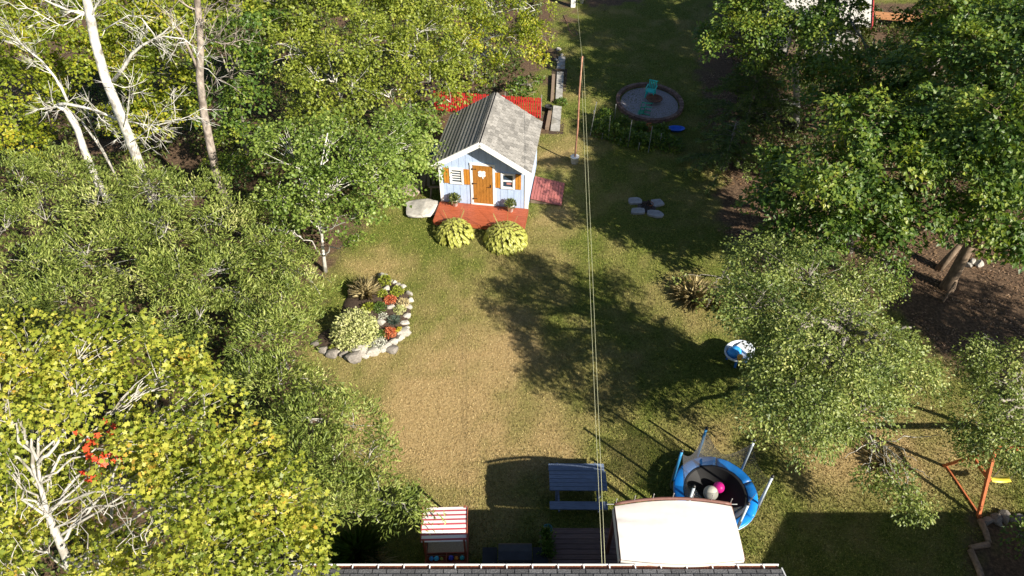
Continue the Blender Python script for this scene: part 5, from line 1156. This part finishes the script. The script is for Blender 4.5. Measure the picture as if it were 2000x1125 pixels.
sw.add(v, [q for i in range(8) for q in ((i*4, i*4+4, i*4+5, i*4+1), (i*4+2, i*4+3, i*4+7, i*4+6), (i*4, i*4+2, i*4+6, i*4+4), (i*4+1, i*4+5, i*4+7, i*4+3))])
sw.build('swing_seat', YEL, e, True, loc=sp_)
for s in (-1, 1): MB().tube([(sp_.x+s*.27, sp_.y, sp_.z+.05), (sp_.x+s*.27, L_(ap).y, L_(ap).z)], .008, 4).build('chain', STM, e)
# log edging and stones round the bare bed
LOG = M('weathered_log', (.24,.17,.12), .85, .35, 7, .4)
for i, ((x0, y0_), (x1, y1_), lab) in enumerate([((1912,1018),(1929,1062),'weathered log edging running from the swing leg'), ((1928,1065),(1893,1072),'short weathered log across the bed corner'), ((1893,1077),(1922,1150),'weathered log edging nearest the garage')]):
    a_, b_ = P(x0, y0_), P(x1, y1_); o = MB().tube([(0,0,.07), tuple((b_-a_)*.5+Vector((.02,0,.08))), tuple((b_-a_)+Vector((0,0,.07)))], [.09,.085,.08], 9).build('log_edging', LOG, None, True, loc=a_); tag(o, lab, 'log', 'log edging of the bare bed')
for i, (x, y, w_) in enumerate([(1928,1019,.42),(1942,1014,.5),(1960,1012,.55),(1975,1016,.4),(1988,1012,.45),(2000,1018,.4),(1950,1024,.3)]):
    b_ = P(x, y); single('edging_stone', 'grey stone in the row beside the swing frame', 'stone', RG_[i % 4], (b_.x, b_.y, w_*.13), (0,0,i*.7), (w_/2, w_*.36, w_*.3), 'grey stones edging the bare bed')
for i, (x, y, w_) in enumerate([(1912,518,.5),(1898,512,.4),(1890,520,.35)]):
    b_ = P(x, y); single('soil_stone', 'pale stone lying behind the stout maple trunk', 'stone', RW_[i % 4], (b_.x, b_.y, w_*.14), (0,0,i), (w_/2, w_*.4, w_*.33), 'stones behind the stout maple')
# second stem and a short post on the soil
b_ = P(1832, 526); e = empty('tree_stump', b_, 'pale split stump leaning beside the stout maple trunk', 'stump'); MB().tube([(0,0,-.1), (.15,.0,.6), (.35,.05,1.2)], [.16,.14,.1], 9).build('stem', BK_BROWN, e, True); MB().tube([(.2,.1,-.1), (.4,.1,.9)], [.08,.06], 7).build('side_stem', BK_BROWN, e, True)
b_ = P(1842, 588); e = empty('timber_post', b_, 'short thin broken post casting a line of shade on the soil', 'post'); MB().tube([(0,0,-.05), (.02,0,.5), (.05,.03,1.0)], [.05,.045,.03], 7).build('shaft', WOOD_GREY, e); MB().tube([(.02,0,.55), (.12,0,.72)], [.03,.015], 5).build('stub', WOOD_GREY, e)

# ------------------------------------------------------------------ far cottage, barrel
c0 = P(1702, 52, 2.5); rzc = math.radians(-14)
e = empty('cottage', (c0.x, c0.y, 0), 'white roofed cottage with red trim behind the maples', 'cottage', rz=rzc)
PALE = M('pale_roof', (.5,.49,.47), .7, .12, 4); REDT = M('red_trim', (.42,.06,.06), .5)
MB().prism([(.4,0),(6.6,0),(6.6,2.5),(3.5,3.9),(.4,2.5)], 0, -5.5, -.35).build('wall', M('cottage_wall', (.42,.4,.37), .8), e)
for q in (((0,2.45),(3.5,4.05)), ((7,2.45),(3.5,4.05))):
    MB().add([(x, y, z+u) for u in (0,.08) for x, (y, z) in ((-5.8, q[0]), (-5.8, q[1]), (0, q[1]), (0, q[0]))], [(3,2,1,0),(4,5,6,7),(0,1,5,4),(1,2,6,5),(2,3,7,6),(3,0,4,7)]).build('roof_panel', PALE, e)
    MB().bar((.03, q[0][0], q[0][1]), (.03, q[1][0], q[1][1]), .06, .26).build('rake_board', REDT, e)
MB().box((-3.5,.38,1.05), (.9,.06,2.1)).build('door', WOOD_GREY, e)
for x in (-2, -4.7): wd = MB().box((x,.385,1.5), (1.0,.05,1.0)).build('window', WHITE, e); MB().box((x,.35,1.5), (.84,.02,.84)).build('pane', GLASS, wd)
e = empty('cottage_deck', P(1722, 52), 'orange brown timber deck in front of the cottage', 'deck', rz=rzc)
for i in range(8): MB().box((1.2, i*.15, .5), (3.4, .14, .03)).build('plank', M('deck_orange', (.4,.19,.08), .6, .25) if i == 0 else bpy.data.materials['deck_orange'], e)
for x in (-.4, 1.2, 2.8):
    for y in (0, 1.0): MB().box((x, y, .24), (.1,.1,.49)).build('post', WOOD_GREY, e)
e = empty('blue_barrel', P(1487, 92), 'bright blue plastic barrel half hidden among the shaded maples', 'barrel')
MB().lathe([(.26,0),(.3,.1),(.3,.3),(.32,.33),(.3,.36),(.3,.6),(.32,.63),(.3,.66),(.3,.82),(.26,.9)], 18).build('drum', M('barrel_blue', (.05,.25,.6), .4), e, True); MB().lathe([(.24,.9),(.24,.93),(.001,.93)], 16).build('lid', M('barrel_lid', (.1,.35,.65), .4), e)
